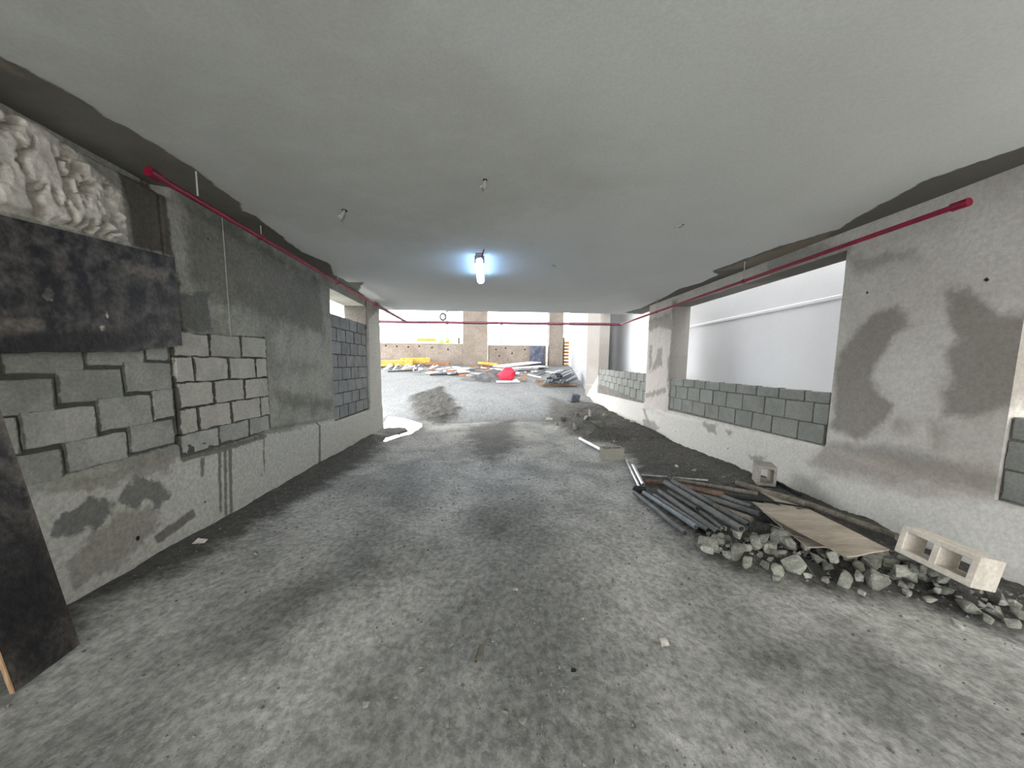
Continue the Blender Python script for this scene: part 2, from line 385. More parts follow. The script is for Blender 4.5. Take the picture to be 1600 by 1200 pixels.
# ------------------------------------------------------------------ walls
def wall(name, X, side, ys, rs, holes, dfun, polys, mat, thick=.33, foot=-.25):
    """grid in (y, height over ramp); side = +1 when the tunnel lies towards +x"""
    ys = np.unique(np.round(np.concatenate([ys] + [np.array([h[0], h[1]]) for h in holes]), 4))
    rs = np.unique(np.round(np.concatenate([rs] + [np.array([h[2], h[3]]) for h in holes]), 4))
    Yg, Rg = np.meshgrid(ys, rs); y, r = Yg.ravel(), Rg.ravel(); W = len(ys)
    d = dfun(y, r)
    V = np.stack([X + side * d, y, zr(y, r)], 1)
    F_ = []
    for j in range(len(rs) - 1):
        rc = (rs[j] + rs[j + 1]) / 2
        for i in range(W - 1):
            yc = (ys[i] + ys[i + 1]) / 2
            if any(h[0] < yc < h[1] and h[2] < rc < h[3] for h in holes): continue
            a = j * W + i; f = (a, a + 1, a + W + 1, a + W)
            F_.append(f if side < 0 else f[::-1])
    cnt = {}
    for f in F_:
        for k in range(4):
            e = (f[k], f[(k + 1) % 4]); key = (min(e), max(e)); cnt[key] = None if key in cnt else e
    V = V.tolist(); sm = [True] * len(F_); src = list(range(len(V))); mp = {}
    def dup(i, out):
        k = (i, out)
        if k not in mp:
            mp[k] = len(V); V.append([X - side * thick if out else V[i][0], V[i][1], V[i][2]]); src.append(i)
        return mp[k]
    for e in cnt.values():
        if e is None: continue
        a, b = e; F_.append((dup(b, 0), dup(a, 0), dup(a, 1), dup(b, 1))); sm.append(False)
    src = np.array(src)
    at = {k: (p(y, r) if callable(p) else sdfs(y, r, p))[src] for k, p in polys.items()}
    me = mkmesh(name, V, F_, mat, smooth=sm, attrs=at)
    o = link(name, me); o['kind'] = 'structure'; return o
def lw(ps): return [LW(*p) for p in ps]
def rw(ps): return [RW(*p) for p in ps]
def circ(c, r): return [(c[0] + r * math.cos(k * .785), c[1] + r * math.sin(k * .785)) for k in range(8)]

# left wall
NEAR_BLK = [(1.2, 3.27, .83, 1.66)]
A_POLY = lw([(0, 165), (60, 190), (110, 230), (165, 278), (188, 300), (202, 383), (150, 380), (0, 352)])
A_POLY = [(1.2, 2.86), (2.2, 2.86)] + A_POLY[1:6] + [(1.2, 2.24)]
A_ROCK = lw([(118, 238), (165, 275), (190, 300), (200, 378), (145, 372), (130, 300)])
BLKZ = [[(1.2, .8), (3.27, .85), (3.27, 1.72), (1.2, 1.5)], [(3.27, .72), (4.62, .73), (4.62, 1.84), (3.27, 1.76)]]
PIT = lw([(268, 405), (282, 440), (291, 516), (272, 520)])
def d_left(y, r):
    d = .004 * fbm(y * 3, r * 3, 2, 4) + .006 * fbm(y * 11, r * 11, 3, 3)
    s = sdf(y, r, A_POLY); m = sst(0, .05, s)
    d = d + m * (.05 + .05 * fbm(y * 7, r * 6, 7, 5))
    k = sst(0, .04, sdf(y, r, A_ROCK)); d = d + k * (.09 * fbm(y * 19, r * 19, 9, 3) - .015)
    d = d - m * .09 * sst(.0, .03, fbm(y * 9 + 2.2 * r, r * 4.2, 29, 4) - .10) - m * .07 * sst(.0, .03, fbm(y * 17 - 5 * r, r * 8, 33, 3) - .13)
    d = d - .11 * sst(2.84, 2.87, r) * sst(3.42, 3.36, y)             # gap under the ceiling
    d = d - .05 * sst(-.01, .03, sdf(y, r, PIT)) - .03 * sst(.0, .03, y - 3.33) * sst(.0, .05, r - 1.78) * sst(3.95, 3.9, y) * sst(2.2, 2.15, r)
    for z in BLKZ: d = d - .012 * sst(-.005, .005, sdf(y, r, z))
    edge = np.interp(y, [1.2, 2.2, 3.3, 4.6, 6.6, 8.4, 9.4], [.80, .81, .86, .71, .57, .56, .55])
    ledge = sst(.02, -.02, r - edge)
    d = d + ledge * .012 + ledge * .01 * fbm(y * 6, r * 6, 19, 4)
    groove = sst(.05, .0, np.abs(r - edge - .02)) * (sst(3.2, 3.3, y) * sst(4.75, 4.5, y) + .35 * sst(4.5, 4.7, y) * sst(6.6, 6.2, y))
    d = d - groove * .10
    d = d - .02 * sst(.02, .0, np.abs(y - 3.30)) * sst(.8, .9, r)
    d = d + .010 * fbm(y * 14, r * 9, 37, 3) * sst(8.3, 8.5, y)
    return d
OPEN_L = (6.52, 8.38, .57, 2.78)
yl = axis([(-3.2, 1.6, .6), (1.6, 1.9, .03), (1.9, 3.4, .010), (3.4, 4.0, .016), (4.0, 6.6, .03), (6.6, 9.4, .05)])
rl = axis([(-.3, .0, .1), (0, 2.2, .02), (2.2, 3.0, .012)])
ph = lambda y, r, a, b: sst(a, b, r)
left_polys = dict(
    plaster=[A_POLY],
    white=[lw([(-60, 800), (45, 778), (115, 764), (180, 742), (262, 722), (275, 714), (345, 700), (415, 680), (470, 670), (540, 648), (575, 641), (597, 630), (599, 672), (450, 755), (300, 845), (100, 960), (-60, 1040)]),
           lw([(576, 500), (594, 480), (598, 640), (579, 640)])],
    tan=[lw([(100, 766), (180, 734), (262, 706), (272, 722), (258, 742), (232, 745), (190, 752), (150, 768)]), lw([(100, 880), (180, 800), (230, 790), (250, 820), (200, 870), (120, 920)])],
    patch=[lw([(70, 845), (76, 815), (112, 795), (132, 778), (165, 772), (178, 790), (160, 820), (120, 832)]),
           lw([(185, 782), (190, 757), (215, 745), (255, 755), (262, 778), (245, 797), (225, 782), (205, 797)]), lw([(278, 455), (330, 458), (336, 515), (290, 518)])],
    brown=[[(8.34, 2.3), (8.42, 2.3), (8.42, 2.9), (8.34, 2.9)], lw([(184, 268), (255, 288), (272, 402), (208, 384), (198, 320)]), PIT],  # PIT: shade in the recess beside the board, painted brown
    mortar=BLKZ,
    lite=[lw([(254, 300), (284, 312), (292, 400), (268, 415)]), lw([(430, 525), (515, 545), (520, 575), (440, 560)]), lw([(420, 590), (500, 585), (520, 640), (425, 650)]), lw([(390, 400), (500, 450), (505, 480), (380, 450)])],
    dark=[lw([(280, 425), (350, 430), (400, 445), (400, 465), (350, 452), (285, 445)]), lw([(405, 400), (422, 405), (418, 430), (402, 425)]), lw([(405, 440), (425, 450), (425, 460), (400, 452)]),
          lw([(430, 615), (520, 625), (520, 640), (440, 640)]), lw([(285, 300), (500, 440), (505, 520), (400, 490), (290, 440)]), lw([(265, 290), (300, 300), (300, 320), (275, 312)]),
          lw([(582, 590), (590, 585), (592, 640), (584, 650)])],
    drip_shade=[lw([(338, 705), (343, 705), (345, 800), (341, 800)]), lw([(347, 702), (352, 702), (353, 805), (349, 806)]), lw([(354, 700), (360, 700), (361, 802), (357, 803)]), lw([(409, 685), (412, 685), (412, 740), (410, 740)]),
          lw([(497, 660), (500, 660), (500, 738), (496, 738)]), lw([(310, 715), (318, 713), (316, 745), (311, 745)]), lw([(238, 838), (300, 795), (305, 806), (245, 850)]), lw([(280, 712), (345, 698), (415, 678), (415, 684), (345, 706), (282, 722)])],  # last strip paints the shade under the overhanging blocks
    hole=[circ(LW(*p), r) for p, r in [((318, 784), .014), ((407, 742), .014), ((450, 730), .012), ((325, 373), .012), ((395, 397), .012), ((473, 446), .014), ((213, 841), .02), ((452, 735), .012)]])
wl = wall('wall_left', -2.555, 1, yl, rl, [OPEN_L], d_left, left_polys, M_left, thick=.45)

def block(parent, X, side, y0, y1, r0, r1, mat, depth=.09, proud=0., jit=.006, seed=0, name='concrete_block'):
    rg = random.Random(seed); n = 5; pts = []
    for i in range(n): pts.append((y0 + (y1 - y0) * i / n, r0))
    for i in range(3): pts.append((y1, r0 + (r1 - r0) * i / 3))
    for i in range(n): pts.append((y1 - (y1 - y0) * i / n, r1))
    for i in range(3): pts.append((y0, r1 - (r1 - r0) * i / 3))
    pts = [(a + rg.uniform(-jit, jit), b + rg.uniform(-jit, jit)) for a, b in pts]
    tilt = rg.uniform(-.004, .004); k = len(pts); yc, rc = (y0 + y1) / 2, (r0 + r1) / 2
    V = []; s = .006
    for a, b in pts:
        aa = a + s * (1 if a < yc else -1); bb = b + s * (1 if b < rc else -1)
        V.append((X + side * (proud + tilt * (a - yc) * 4), aa, zr(aa, bb)))
    for a, b in pts: V.append((X + side * (proud - .007), a, zr(a, b)))
    for a, b in pts: V.append((X + side * (proud - depth), a, zr(a, b)))
    Fc = [tuple(range(k))]
    for L in (0, 1):
        for i in range(k): Fc.append((L * k + i, L * k + k + i, L * k + k + (i + 1) % k, L * k + (i + 1) % k))
    Fc.append(tuple(2 * k + i for i in reversed(range(k))))
    if side > 0: pass
    else: Fc = [f[::-1] for f in Fc]
    return part(parent, name, V, Fc, mat)
def course(parent, X, side, cuts, r0f, r1f, mat, gap, seed, **kw):
    for i in range(len(cuts) - 1):
        a, b = cuts[i], cuts[i + 1]; m = (a + b) / 2
        block(parent, X, side, a + gap[0], b - gap[0], r0f(m) + gap[1], r1f(m) - gap[1], mat, seed=seed * 50 + i, **kw)
def bed(name, X, side, y0, y1, r0, r1, th, mat, parent):  # mortar bed behind an infill
    V, f = box(X - side * th, X, y0, y1, 0, 1); V = [(x, y, zr(y, r0 if z == 0 else r1)) for x, y, z in V]
    return part(parent, name, V, f, mat)
# near courses, left of the board's lower edge
lin_ = lambda a, b: (lambda y: np.interp(y, [2.2, 3.26], [a, b]))
course(wl, -2.555, 1, [1.75, 2.18, 2.61, 3.05, 3.26], lin_(1.42, 1.55), lin_(1.60, 1.66), M_blkA, (.006, .004), 1, proud=-.004)
course(wl, -2.555, 1, [1.58, 2.0, 2.43, 2.85, 3.27], lin_(1.215, 1.325), lin_(1.42, 1.55), M_blkA, (.006, .004), 2, proud=.0)
course(wl, -2.555, 1, [1.80, 2.22, 2.64, 3.06, 3.26], lin_(1.00, 1.085), lin_(1.215, 1.325), M_blkA, (.006, .004), 3, proud=.003)
course(wl, -2.555, 1, [1.60, 2.0, 2.42, 2.84, 3.25], lin_(.80, .875), lin_(1.00, 1.085), M_blkA, (.006, .004), 4, proud=.0)
# pale blocks beyond the board
RL = [.74, .925, 1.145, 1.365, 1.585, 1.80]
l2 = lambda k: (lambda y: RL[k] + (.035 * (y - 3.9) if k == 5 else .012 * (y - 3.9)))
VC = [[3.29, 3.75, 4.22, 4.60], [3.29, 3.49, 3.93, 4.43, 4.60], [3.29, 3.71, 4.17, 4.60], [3.29, 3.49, 3.94, 4.39, 4.60], [3.29, 3.70, 4.15, 4.61]]
for k in range(5): course(wl, -2.555, 1, VC[k], l2(k), l2(k + 1), M_blkB if k else M_blkA, (.007, .005), 10 + k, proud=.012 if k else .0, jit=.008)
# grey blocks filling the far opening on the left
wb_ = bed('block_infill', -2.585, 1, 6.5, 8.4, .56, 2.36, .1, MATS['left_concrete'], wl)
for k in range(8):
    r0, r1 = .585 + .226 * k, .585 + .226 * (k + 1)
    cuts = [6.53] + ([6.98, 7.42, 7.85] if k % 2 else [6.79, 7.21, 7.64, 8.08]) + [8.37]
    course(wb_, -2.575, 1, cuts, (lambda y, a=r0: a + .01 * (y - 7)), (lambda y, b=r1: b + .01 * (y - 7)), M_blkC, (.007, .007), 20 + k, jit=.005)

# right wall
OPEN_R = [(3.84, 7.46, .66, 2.74), (8.62, 12.46, .68, 3.4), (-.2, 2.44, .56, 2.45)]
def d_right(y, r):
    d = .004 * fbm(y * 3, r * 3, 52, 4) + .004 * fbm(y * 10, r * 10, 53, 3)
    edge = np.interp(y, [0, 2.5, 3.8, 7.5, 8.6, 12.5, 14], [.5, .5, .66, .56, .72, .95, .9])
    low = sst(.03, -.03, r - edge)
    d = d + low * (.025 + .012 * fbm(y * 6, r * 6, 59, 4)) + .12 * sst(.45, 0., r) * sst(3.9, 3.0, y)
    c = sst(7.4, 7.5, y) * sst(8.7, 8.6, y) * sst(.5, .6, r); d = d + c * (.012 + .022 * fbm(y * 12, r * 9, 61, 4))
    return d
yr = axis([(-10., 1.8, .6), (1.8, 4.2, .025), (4.2, 8.7, .035), (8.7, 14.0, .08)])
def z7(ps): return rw([(1200 + x / 2.7275, 380 + y / 2.7275) for x, y in ps])
right_polys = dict(
    white=[rw([(918, 570), (945, 590), (1008, 628), (1045, 645), (1290, 697), (1272, 760), (1240, 770), (1170, 755), (1040, 700), (940, 640)]),
           rw([(1240, 770), (1300, 745), (1400, 770), (1620, 800), (1640, 900), (1400, 830)])],
    grey=[z7([(250, 850), (240, 870), (400, 900), (600, 960), (950, 1050), (1100, 1100), (1100, 1000), (950, 1000), (700, 900), (500, 860)]), z7([(350, 60), (640, 20), (640, 60), (500, 80), (440, 120), (370, 130)]), z7([(0, 0), (360, 0), (350, 40), (0, 150)])],
    dark=[z7([(490, 285), (545, 272), (590, 300), (625, 355), (540, 400), (470, 500), (448, 560), (470, 620), (530, 690), (480, 790), (420, 840), (330, 820), (268, 790), (300, 480), (365, 390), (420, 325)]),
          z7([(755, 205), (850, 185), (915, 255), (1000, 290), (1110, 310), (1110, 540), (1040, 700), (980, 720), (900, 745), (750, 740), (740, 640), (790, 560), (752, 440), (790, 430), (765, 280)]),
          [(7.38, 1.25), (7.54, 1.25), (7.54, 2.85), (7.38, 2.85)], [(12.40, 1.3), (14.2, .2), (14.2, 4.5), (12.40, 4.5)]],
    brown=[z7([(240, 860), (420, 870), (700, 920), (960, 960), (1000, 1060), (700, 1040), (300, 980), (180, 940)]), z7([(520, 745), (620, 750), (620, 800), (540, 790)]), z7([(700, 760), (760, 800), (720, 940), (690, 900)])],
    rough=[rw([(1016, 500), (1040, 505), (1042, 560), (1040, 640), (1008, 640), (1010, 570)])],
    splot=[rw([(1012, 500), (1050, 490), (1050, 515), (1030, 510), (1015, 520)]), rw([(1016, 540), (1020, 540), (1019, 575), (1014, 580)]), rw([(1028, 545), (1036, 543), (1035, 572), (1030, 572), (1024, 578), (1016, 582), (1026, 560)]), rw([(1044, 560), (1050, 555), (1050, 640), (1045, 640)]), rw([(1008, 615), (1042, 605), (1042, 614), (1010, 622)]),
           rw([(1006, 655), (1022, 658), (1032, 670), (1020, 676), (1008, 668)]), rw([(1100, 660), (1122, 664), (1122, 680), (1110, 675)]), rw([(1138, 672), (1148, 674), (1146, 682), (1138, 680)]), rw([(1170, 710), (1200, 715), (1190, 730)])],
    drip_shade=[rw([(1005, 638), (1009, 638), (1018, 664), (1014, 664)]), rw([(918, 560), (932, 560), (932, 574), (919, 570)])],
    hole=[circ(RW(*p), r) for p, r in [((1541, 437), .018), ((1355, 457), .014), ((1278, 753), .012), ((982, 651), .02), ((1058, 674), .016), ((1091, 688), .016), ((1140, 701), .018), ((1138, 716), .012)]])
wr = wall('wall_right', 3.70, -1, yr, np.concatenate([rl, [3.4, 3.8, 4.3]]), OPEN_R, d_right, right_polys, M_right)
RR = lambda a, b: (lambda y: np.interp(y, [3.86, 7.48], [a, b]))
rows = [RR(.665, .70), RR(.89, .935), RR(1.125, 1.17), RR(1.255, 1.32)]
rcut = [[3.86, 3.89, 4.25, 4.67, 5.04, 5.41, 5.82, 6.20, 6.59, 6.98, 7.3, 7.45][1:], [3.86, 4.06, 4.47, 4.83, 5.27, 5.64, 6.0, 6.39, 6.79, 7.24, 7.45], [3.86, 4.2, 4.6, 5.0, 5.44, 5.84, 6.25, 6.58, 6.97, 7.45]]
wb_ = bed('block_infill', 3.735, -1, 3.82, 7.5, .6, 1.25, .1, MATS['right_plaster'], wr)
for k in range(3): course(wb_, 3.715, -1, rcut[k], rows[k], rows[k + 1], M_blkD, (.005, .005), 40 + k, jit=.004)
R2 = lambda a, b: (lambda y: np.interp(y, [8.6, 12.5], [a, b]))
rows = [R2(.70, .98), R2(.965, 1.14), R2(1.18, 1.32), R2(1.38, 1.50)]
wb_ = bed('block_infill', 3.735, -1, 8.6, 12.5, .66, 1.36, .1, MATS['right_plaster'], wr)
for k in range(3):
    cuts = [8.64] + [8.8 + .2 * (k % 2) + .42 * i for i in range(9) if 8.8 + .2 * (k % 2) + .42 * i < 12.3] + [12.44]
    course(wb_, 3.715, -1, cuts, rows[k], rows[k + 1], M_blkD, (.006, .006), 50 + k, jit=.004)
wb_ = bed('block_infill', 3.735, -1, -.2, 2.46, .5, 1.16, .1, MATS['right_plaster'], wr)
for k in range(3):
    cuts = [.5, .92, 1.34, 1.76, 2.18, 2.44] if k % 2 else [.7, 1.12, 1.54, 1.96, 2.43]
    course(wb_, 3.72, -1, cuts, (lambda y, a=.57 + .22 * k: a), (lambda y, a=.79 + .22 * k - .05 * (k == 2): a), M_blkD, (.006, .006), 60 + k, jit=.005)

# white walls outside the right-hand openings
def rib(): return cat(box(4.84, 4.95, 2., 14., 3.0, 3.05))
V, f = box(4.74, 4.94, 2.9, 22., -4, 3.2)
wo = structure('wall_outer', V, f, M_whitew)
V = [];
for y in (2.9, 10.0):
    for x, r in ((4.74, 2.36), (4.728, 2.37), (4.728, 2.41), (4.74, 2.42)): V.append((x, y, zr(y, r + .1)))
part(wo, 'ledge', V, [(0, 1, 5, 4), (1, 2, 6, 5), (2, 3, 7, 6), (0, 4, 7, 3), ], M_whitew)
M_yel = plain('cream_wall', (224, 214, 190), rough=.8)
structure('wall_cream', *box(5.6, 5.8, -3, 2.8, -4, 3.2), M_yel)
M_dkbeam = surf('grey_beam', (126, 125, 119), (140, 139, 132), scale=2, speck=.15)
# ------------------------------------------------------------------ ceiling
cx = axis([(-2.9, -1.6, .03), (-1.6, 2.6, .3), (2.6, 4.05, .03)]); cy = axis([(-6.5, 1.6, .4), (1.6, 9.9, .04)])
CX, CY = np.meshgrid(cx, cy); x, y = CX.ravel(), CY.ravel(); W = len(cx)
def C(ps): return [tuple(P(px, py, 2.93)[:2]) for px, py in ps]
bl = C([(0, 88), (60, 118), (120, 150), (160, 180), (200, 200), (300, 262), (372, 315), (380, 330), (400, 338), (470, 393), (515, 412), (522, 430), (545, 441), (568, 441), (560, 455), (590, 480)])
bl = [(-3, -8), (bl[0][0], -8)] + bl + [(-3, 10)]
br = C([(1600, 230), (1440, 284), (1428, 292), (1330, 345), (1312, 358), (1215, 386), (1112, 424), (1122, 430), (1095, 442), (1060, 452), (1040, 464), (1000, 482), (975, 489)])
br = [(4.5, -8), (br[0][0], -8)] + br + [(4.5, 10)]
tn = C([(1300, 362), (1215, 390), (1115, 426), (1200, 412), (1290, 382)])
rr = 2.93 + .004 * fbm(x * 1.5, y * 1.5, 71, 3)
inn = np.maximum(sdfs(x, y, [bl]), sdfs(x, y, [br])); rr = rr + .006 * sst(-.005, .005, inn)
V = np.stack([x, y, zr(y, rr)], 1)
ii, jj = np.meshgrid(np.arange(W - 1), np.arange(len(cy) - 1)); q = (jj * W + ii).ravel()
Fc = np.stack([q, q + W, q + 1 + W, q + 1], 1).tolist()
at = dict(bare=inn, tan=sdfs(x, y, [tn, C([(0, 96), (40, 120), (30, 120), (0, 104)])]), dust=sst(3.5, 1.5, np.abs(y - 3) + np.abs(x + 1)) * .6 - .5,
          hole=sdfs(x, y, [circ(C([p])[0], r) for p, r in [((538, 330), .035), ((1067, 352), .025), ((758, 281), .03), ((865, 414), .02)]]))
ceil = structure('ceiling', V, Fc, M_ceil, smooth=True, attrs=at)
V, f = box(-2.9, 4.05, -6.5, 9.92, 0, 1); V = [(a, b, zr(b, 2.95 if c == 0 else 3.3)) for a, b, c in V]
part(ceil, 'slab', V, f, M_dkbeam)
V, f = box(3.55, 4.02, 2.5, 8.6, 0, 1); V = [(a, b, zr(b, 2.74 if c == 0 else 3.3)) for a, b, c in V]
V = [(max(a, 3.705), b, c) for a, b, c in V]
structure('trim_2', V, f, M_dkbeam)
# unseen cover over the far yard, added and sized to moderate its daylight
structure('roof_added', *box(-12, 7, 9.7, 23.2, 4.4, 4.7), M_dkbeam)

# ------------------------------------------------------------------ far wall
YF = 22.0
def fx(px, y=YF): return ony(px, 540, y)[0]
def fz(py, px=740, y=YF): return ony(px, py, y)[2]
def slabbox(x0, x1, y0, y1, z0, z1, n=24, seed=1, mat=None, parent=None, name='parapet'):
    V, f = bbox(((x0 + x1) / 2, (y0 + y1) / 2, (z0 + z1) / 2), (x1 - x0, y1 - y0, z1 - z0), b=.015)
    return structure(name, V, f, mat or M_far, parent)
xa, xb, xc, xd, xe = fx(723), fx(762), fx(852), fx(858), fx(880)
zp = fz(537, 660); zp2 = fz(540, 800)
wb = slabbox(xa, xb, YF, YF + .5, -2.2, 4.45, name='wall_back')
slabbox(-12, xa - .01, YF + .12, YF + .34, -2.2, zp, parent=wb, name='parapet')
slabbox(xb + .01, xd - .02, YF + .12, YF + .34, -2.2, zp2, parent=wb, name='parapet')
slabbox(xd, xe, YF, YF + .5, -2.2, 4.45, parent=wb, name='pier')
V, f = box(-12, xa - .02, YF + .08, YF + .38, zp, zp + .03); part(wb, 'coping', V, f, plain('pale_coping', (214, 210, 204)))
V, f = box(xb + .02, xd - .03, YF + .08, YF + .38, zp2, zp2 + .03); part(wb, 'coping', V, f, MATS['pale_coping'])
for px, py in [(603, 540), (620, 541), (638, 542), (655, 541), (675, 543), (700, 546), (775, 546), (790, 544), (800, 552), (820, 546), (780, 556)]:
    c = ony(px, py, YF + .12); V, f = tube((c[0], YF + .09, c[2]), (c[0], YF + .15, c[2]), .05, 8); part(wb, 'tie_hole', V, f, M_black)
for px in (645, 662):
    c = fx(px); V, f = box(c - .015, c + .015, YF + .112, YF + .13, -2.0, zp - .02); part(wb, 'joint_line', V, f, M_dkbeam)
V, f = bbox((fx(839.5), YF + .08, (fz(541, 840) + fz(571, 840)) / 2), (fx(851) - fx(828), .05, fz(541, 840) - fz(571, 840)), b=.01)
M_dkp = surf('dark_board', (70, 74, 88), (104, 108, 122), scale=2, speck=.3, sscale=8, bump=.3)
solo('formwork_board', V, f, M_dkp, 'dark slate board standing against the low back wall beside the far pier', 'board')
V, f = tube((fx(854.5), YF - .06, -1.55), (fx(855.5), YF - .06, 1.7), .07, 10)
solo('white_pipe', V, f, plain('white_plastic', (226, 224, 220), rough=.4), 'white upright pipe standing against the far narrow pier', 'pipe')
# timber slats closing the gap beside the pier
x0, x1 = fx(880) + .05, fx(891.5)
M_or = surf('orange_timber', (196, 142, 82), (214, 166, 104), scale=3, speck=.15, rnd=.12, bump=.2, stretch=(.4, 3, 3))
fr = thing('slat_fence', 'orange timber slat fence with one dark post in the gap beside the far pier', 'fence', ((x0 + x1) / 2, YF + .5, -1.6))
for k in range(8):
    z = -1.5 + .19 * k; V, f = bbox(((x0 + x1) / 2, YF + .45, z), (x1 - x0 + .1, .03, .15), (0, random.uniform(-.02, .02), 0), b=.006); part(fr, 'slat', V, f, M_or)
V, f = bbox((fx(882.5), YF + .36, -.75), (.1, .08, 1.75), b=.01); part(fr, 'post', V, f, plain('dark_timber', (92, 84, 74)))
# white angled wall on the far right
A = ony(893.5, 540, 21.3); B = ony(919, 540, 14.4)
A, B = np.array(A[:2]), np.array(B[:2]); d = (A - B) / np.linalg.norm(A - B); A = A + d * 1.2; B = B - d * .3; n = np.array([d[1], -d[0]]) * .15
V = [(p[0], p[1], z) for z in (-2.6, 2.2) for p in (A, B, B + n, A + n)]
structure('wall_white', V, [(0, 1, 2, 3), (4, 7, 6, 5), (0, 4, 5, 1), (1, 5, 6, 2), (2, 6, 7, 3), (3, 7, 4, 0)], plain('dimmed_white_wall', (176, 177, 182), rough=.8))  # white greyed down because daylight overexposes this wall

# outside, beyond the back wall
YE = 46.
M_ext = plain('outer_wall', (232, 216, 196), rough=.9)
za = ony(600, 508, YE)[2]; zb = ony(735, 517, YE)[2]; xA, xB = fx(600, YE), fx(735, YE); s_ = (zb - za) / (xB - xA)
V = [(-40, YE, -1.75), (40, YE, -1.75), (40, YE, za + s_ * (40 - xA)), (-40, YE, za + s_ * (-40 - xA))]; V += [(a, b + .3, c) for a, b, c in V]
structure('wall_street', V, [(0, 1, 2, 3), (4, 7, 6, 5), (0, 4, 5, 1), (3, 2, 6, 7), (1, 5, 6, 2), (0, 3, 7, 4)], M_ext)
def pole(px, y, py0, py1, r, label, nm='pole'):
    a, b = ony(px, py0, y), ony(px, py1, y); V, f = tube(a, (a[0], y, b[2]), r, 8)
    return solo(nm, V, f, plain('pole_' + str(px), (120, 116, 112)), label, 'pole')
pole(699, 30, 545, 478, .11, 'thin grey pole outside the left back opening, beside the hanging ring', 'street_pole')
pole(783, 30, 545, 478, .10, 'thin grey pole outside the middle back opening', 'street_pole')
a = ony(717, 541, YF + .23); V, f = bbox((a[0], YF + .23, zp + .2), (.08, .08, .36), b=.01)
solo('stub_post', V, f, M_black, 'short dark stub post standing on the back parapet beside the wide pier', 'post')
c = ony(692, 495, 30); n = 20; V = []; f = []
for k in range(n):
    a = 2 * math.pi * k / n
    for j in range(6):
        b = 2 * math.pi * j / 6; r = .24 + .085 * math.cos(b); V.append((c[0] + r * .85 * math.cos(a), c[1] + .085 * math.sin(b), c[2] + r * math.sin(a)))
for k in range(n):
    for j in range(6): f.append((k * 6 + j, k * 6 + (j + 1) % 6, ((k + 1) % n) * 6 + (j + 1) % 6, ((k + 1) % n) * 6 + j))
hr = thing('hanging_ring', 'dark ring hanging in the left back opening near the wide pier', 'ring', (c[0], c[1], c[2] - .3))
part(hr, 'hoop', V, f, M_black); V, f = tube((c[0], c[1], c[2] + .27), (c[0], c[1], 1.9), .012, 6); part(hr, 'cord', V, f, M_black)
a, b = ony(652, 531, YF + 2), ony(681, 532, YF + 2)
V, f = bbox((a + b) / 2 + np.array([0, 0, .02]), (b[0] - a[0], .2, .17), b=.01)
M_yelb = plain('yellow_beam', (214, 158, 52), rough=.5)
solo('yellow_beam', V, f, M_yelb, 'yellow beam lying outside just behind the left back parapet', 'beam')
# shrub
M_leaf = plain('leaf', (148, 190, 62), rough=.5); rg = random.Random(3)
c = ony(693, 533, 24.5); sh = thing('leafy_shrub', 'bright green leafy shrub outside behind the left back parapet', 'shrub', (c[0], 24.5, -1.7))
V, f = cat(*[tube((c[0], 24.5, -1.7), (c[0] + rg.uniform(-.5, .5), 24.5 + rg.uniform(-.2, .2), c[2]), .015, 6) for _ in range(6)]); part(sh, 'stem', V, f, M_wood)
V = []; f = []
for k in range(420):
    p = np.array([c[0] + rg.gauss(0, .34), 24.5 + rg.gauss(0, .2), c[2] - .1 + rg.gauss(0, .17)]); u = np.array([rg.uniform(-1, 1) for _ in range(3)]); u /= np.linalg.norm(u); v = np.cross(u, [rg.uniform(-1, 1) for _ in range(3)]); v /= np.linalg.norm(v)
    i = len(V); V += [p - u * .07, p + v * .03, p + u * .07, p - v * .03]; f.append((i, i + 1, i + 2, i + 3))
o = part(sh, 'foliage', V, f, M_leaf); o['kind'] = 'stuff'
# overhead cables outside
for (p0, p1) in [((600, 489), (640, 488)), ((640, 488), (720, 486)), ((596, 500), (618, 497))]:
    a, b = ony(*p0, 28), ony(*p1, 28); d = (b - a); V, f = tube(a - d * .2, b + d * .2, .02, 6)
    solo('street_cable', V, f, M_black, 'thin dark cable strung outside across the left back opening', 'cable', 'cables outside the left back opening')

# ------------------------------------------------------------------ red pipes
def redpipe(name, pts, r, mat, label, end=None, hang=()):
    root = thing(name, label, 'pipe', tuple(pts[0]))
    V, f = pathtube([np.array(p) for p in pts], r, 10); part(root, 'pipe_run', V, f, mat)
    if end is not None: V, f = tube(end[0], end[1], r * 1.5, 12); part(root, 'end_cap', V, f, mat)
    for p in hang:
        V, f = tube((p[0], p[1], p[2]), (p[0], p[1], zr(p[1], 2.93)), .006, 6); hr_ = part(root, 'hanger_rod', V, f, M_wire)
        V, f = tube((p[0], p[1] - .02, p[2]), (p[0], p[1] + .02, p[2]), r * 1.35, 10); part(hr_, 'pipe_clamp', V, f, mat)
    return root
def pp(X, y, r): return np.array([X, y, zr(y, r)])
XP = -2.3
redpipe('sprinkler_pipe', [pp(XP, 2.97, 2.82), pp(XP, 8.2, 2.79)], .022, M_red, 'red pipe running under the ceiling along the dark left wall', (pp(XP, 2.9, 2.822), pp(XP, 2.98, 2.82)),
        [pp(XP, 4.2, 2.815), pp(XP, 6.2, 2.80)])
redpipe('sprinkler_pipe', [pp(XP, 8.2, 2.79), pp(XP, 11.15, 2.80)], .034, M_redd, 'dusty pinkish far stretch of the pipe above the left column', (pp(XP, 8.15, 2.79), pp(XP, 8.3, 2.79)))
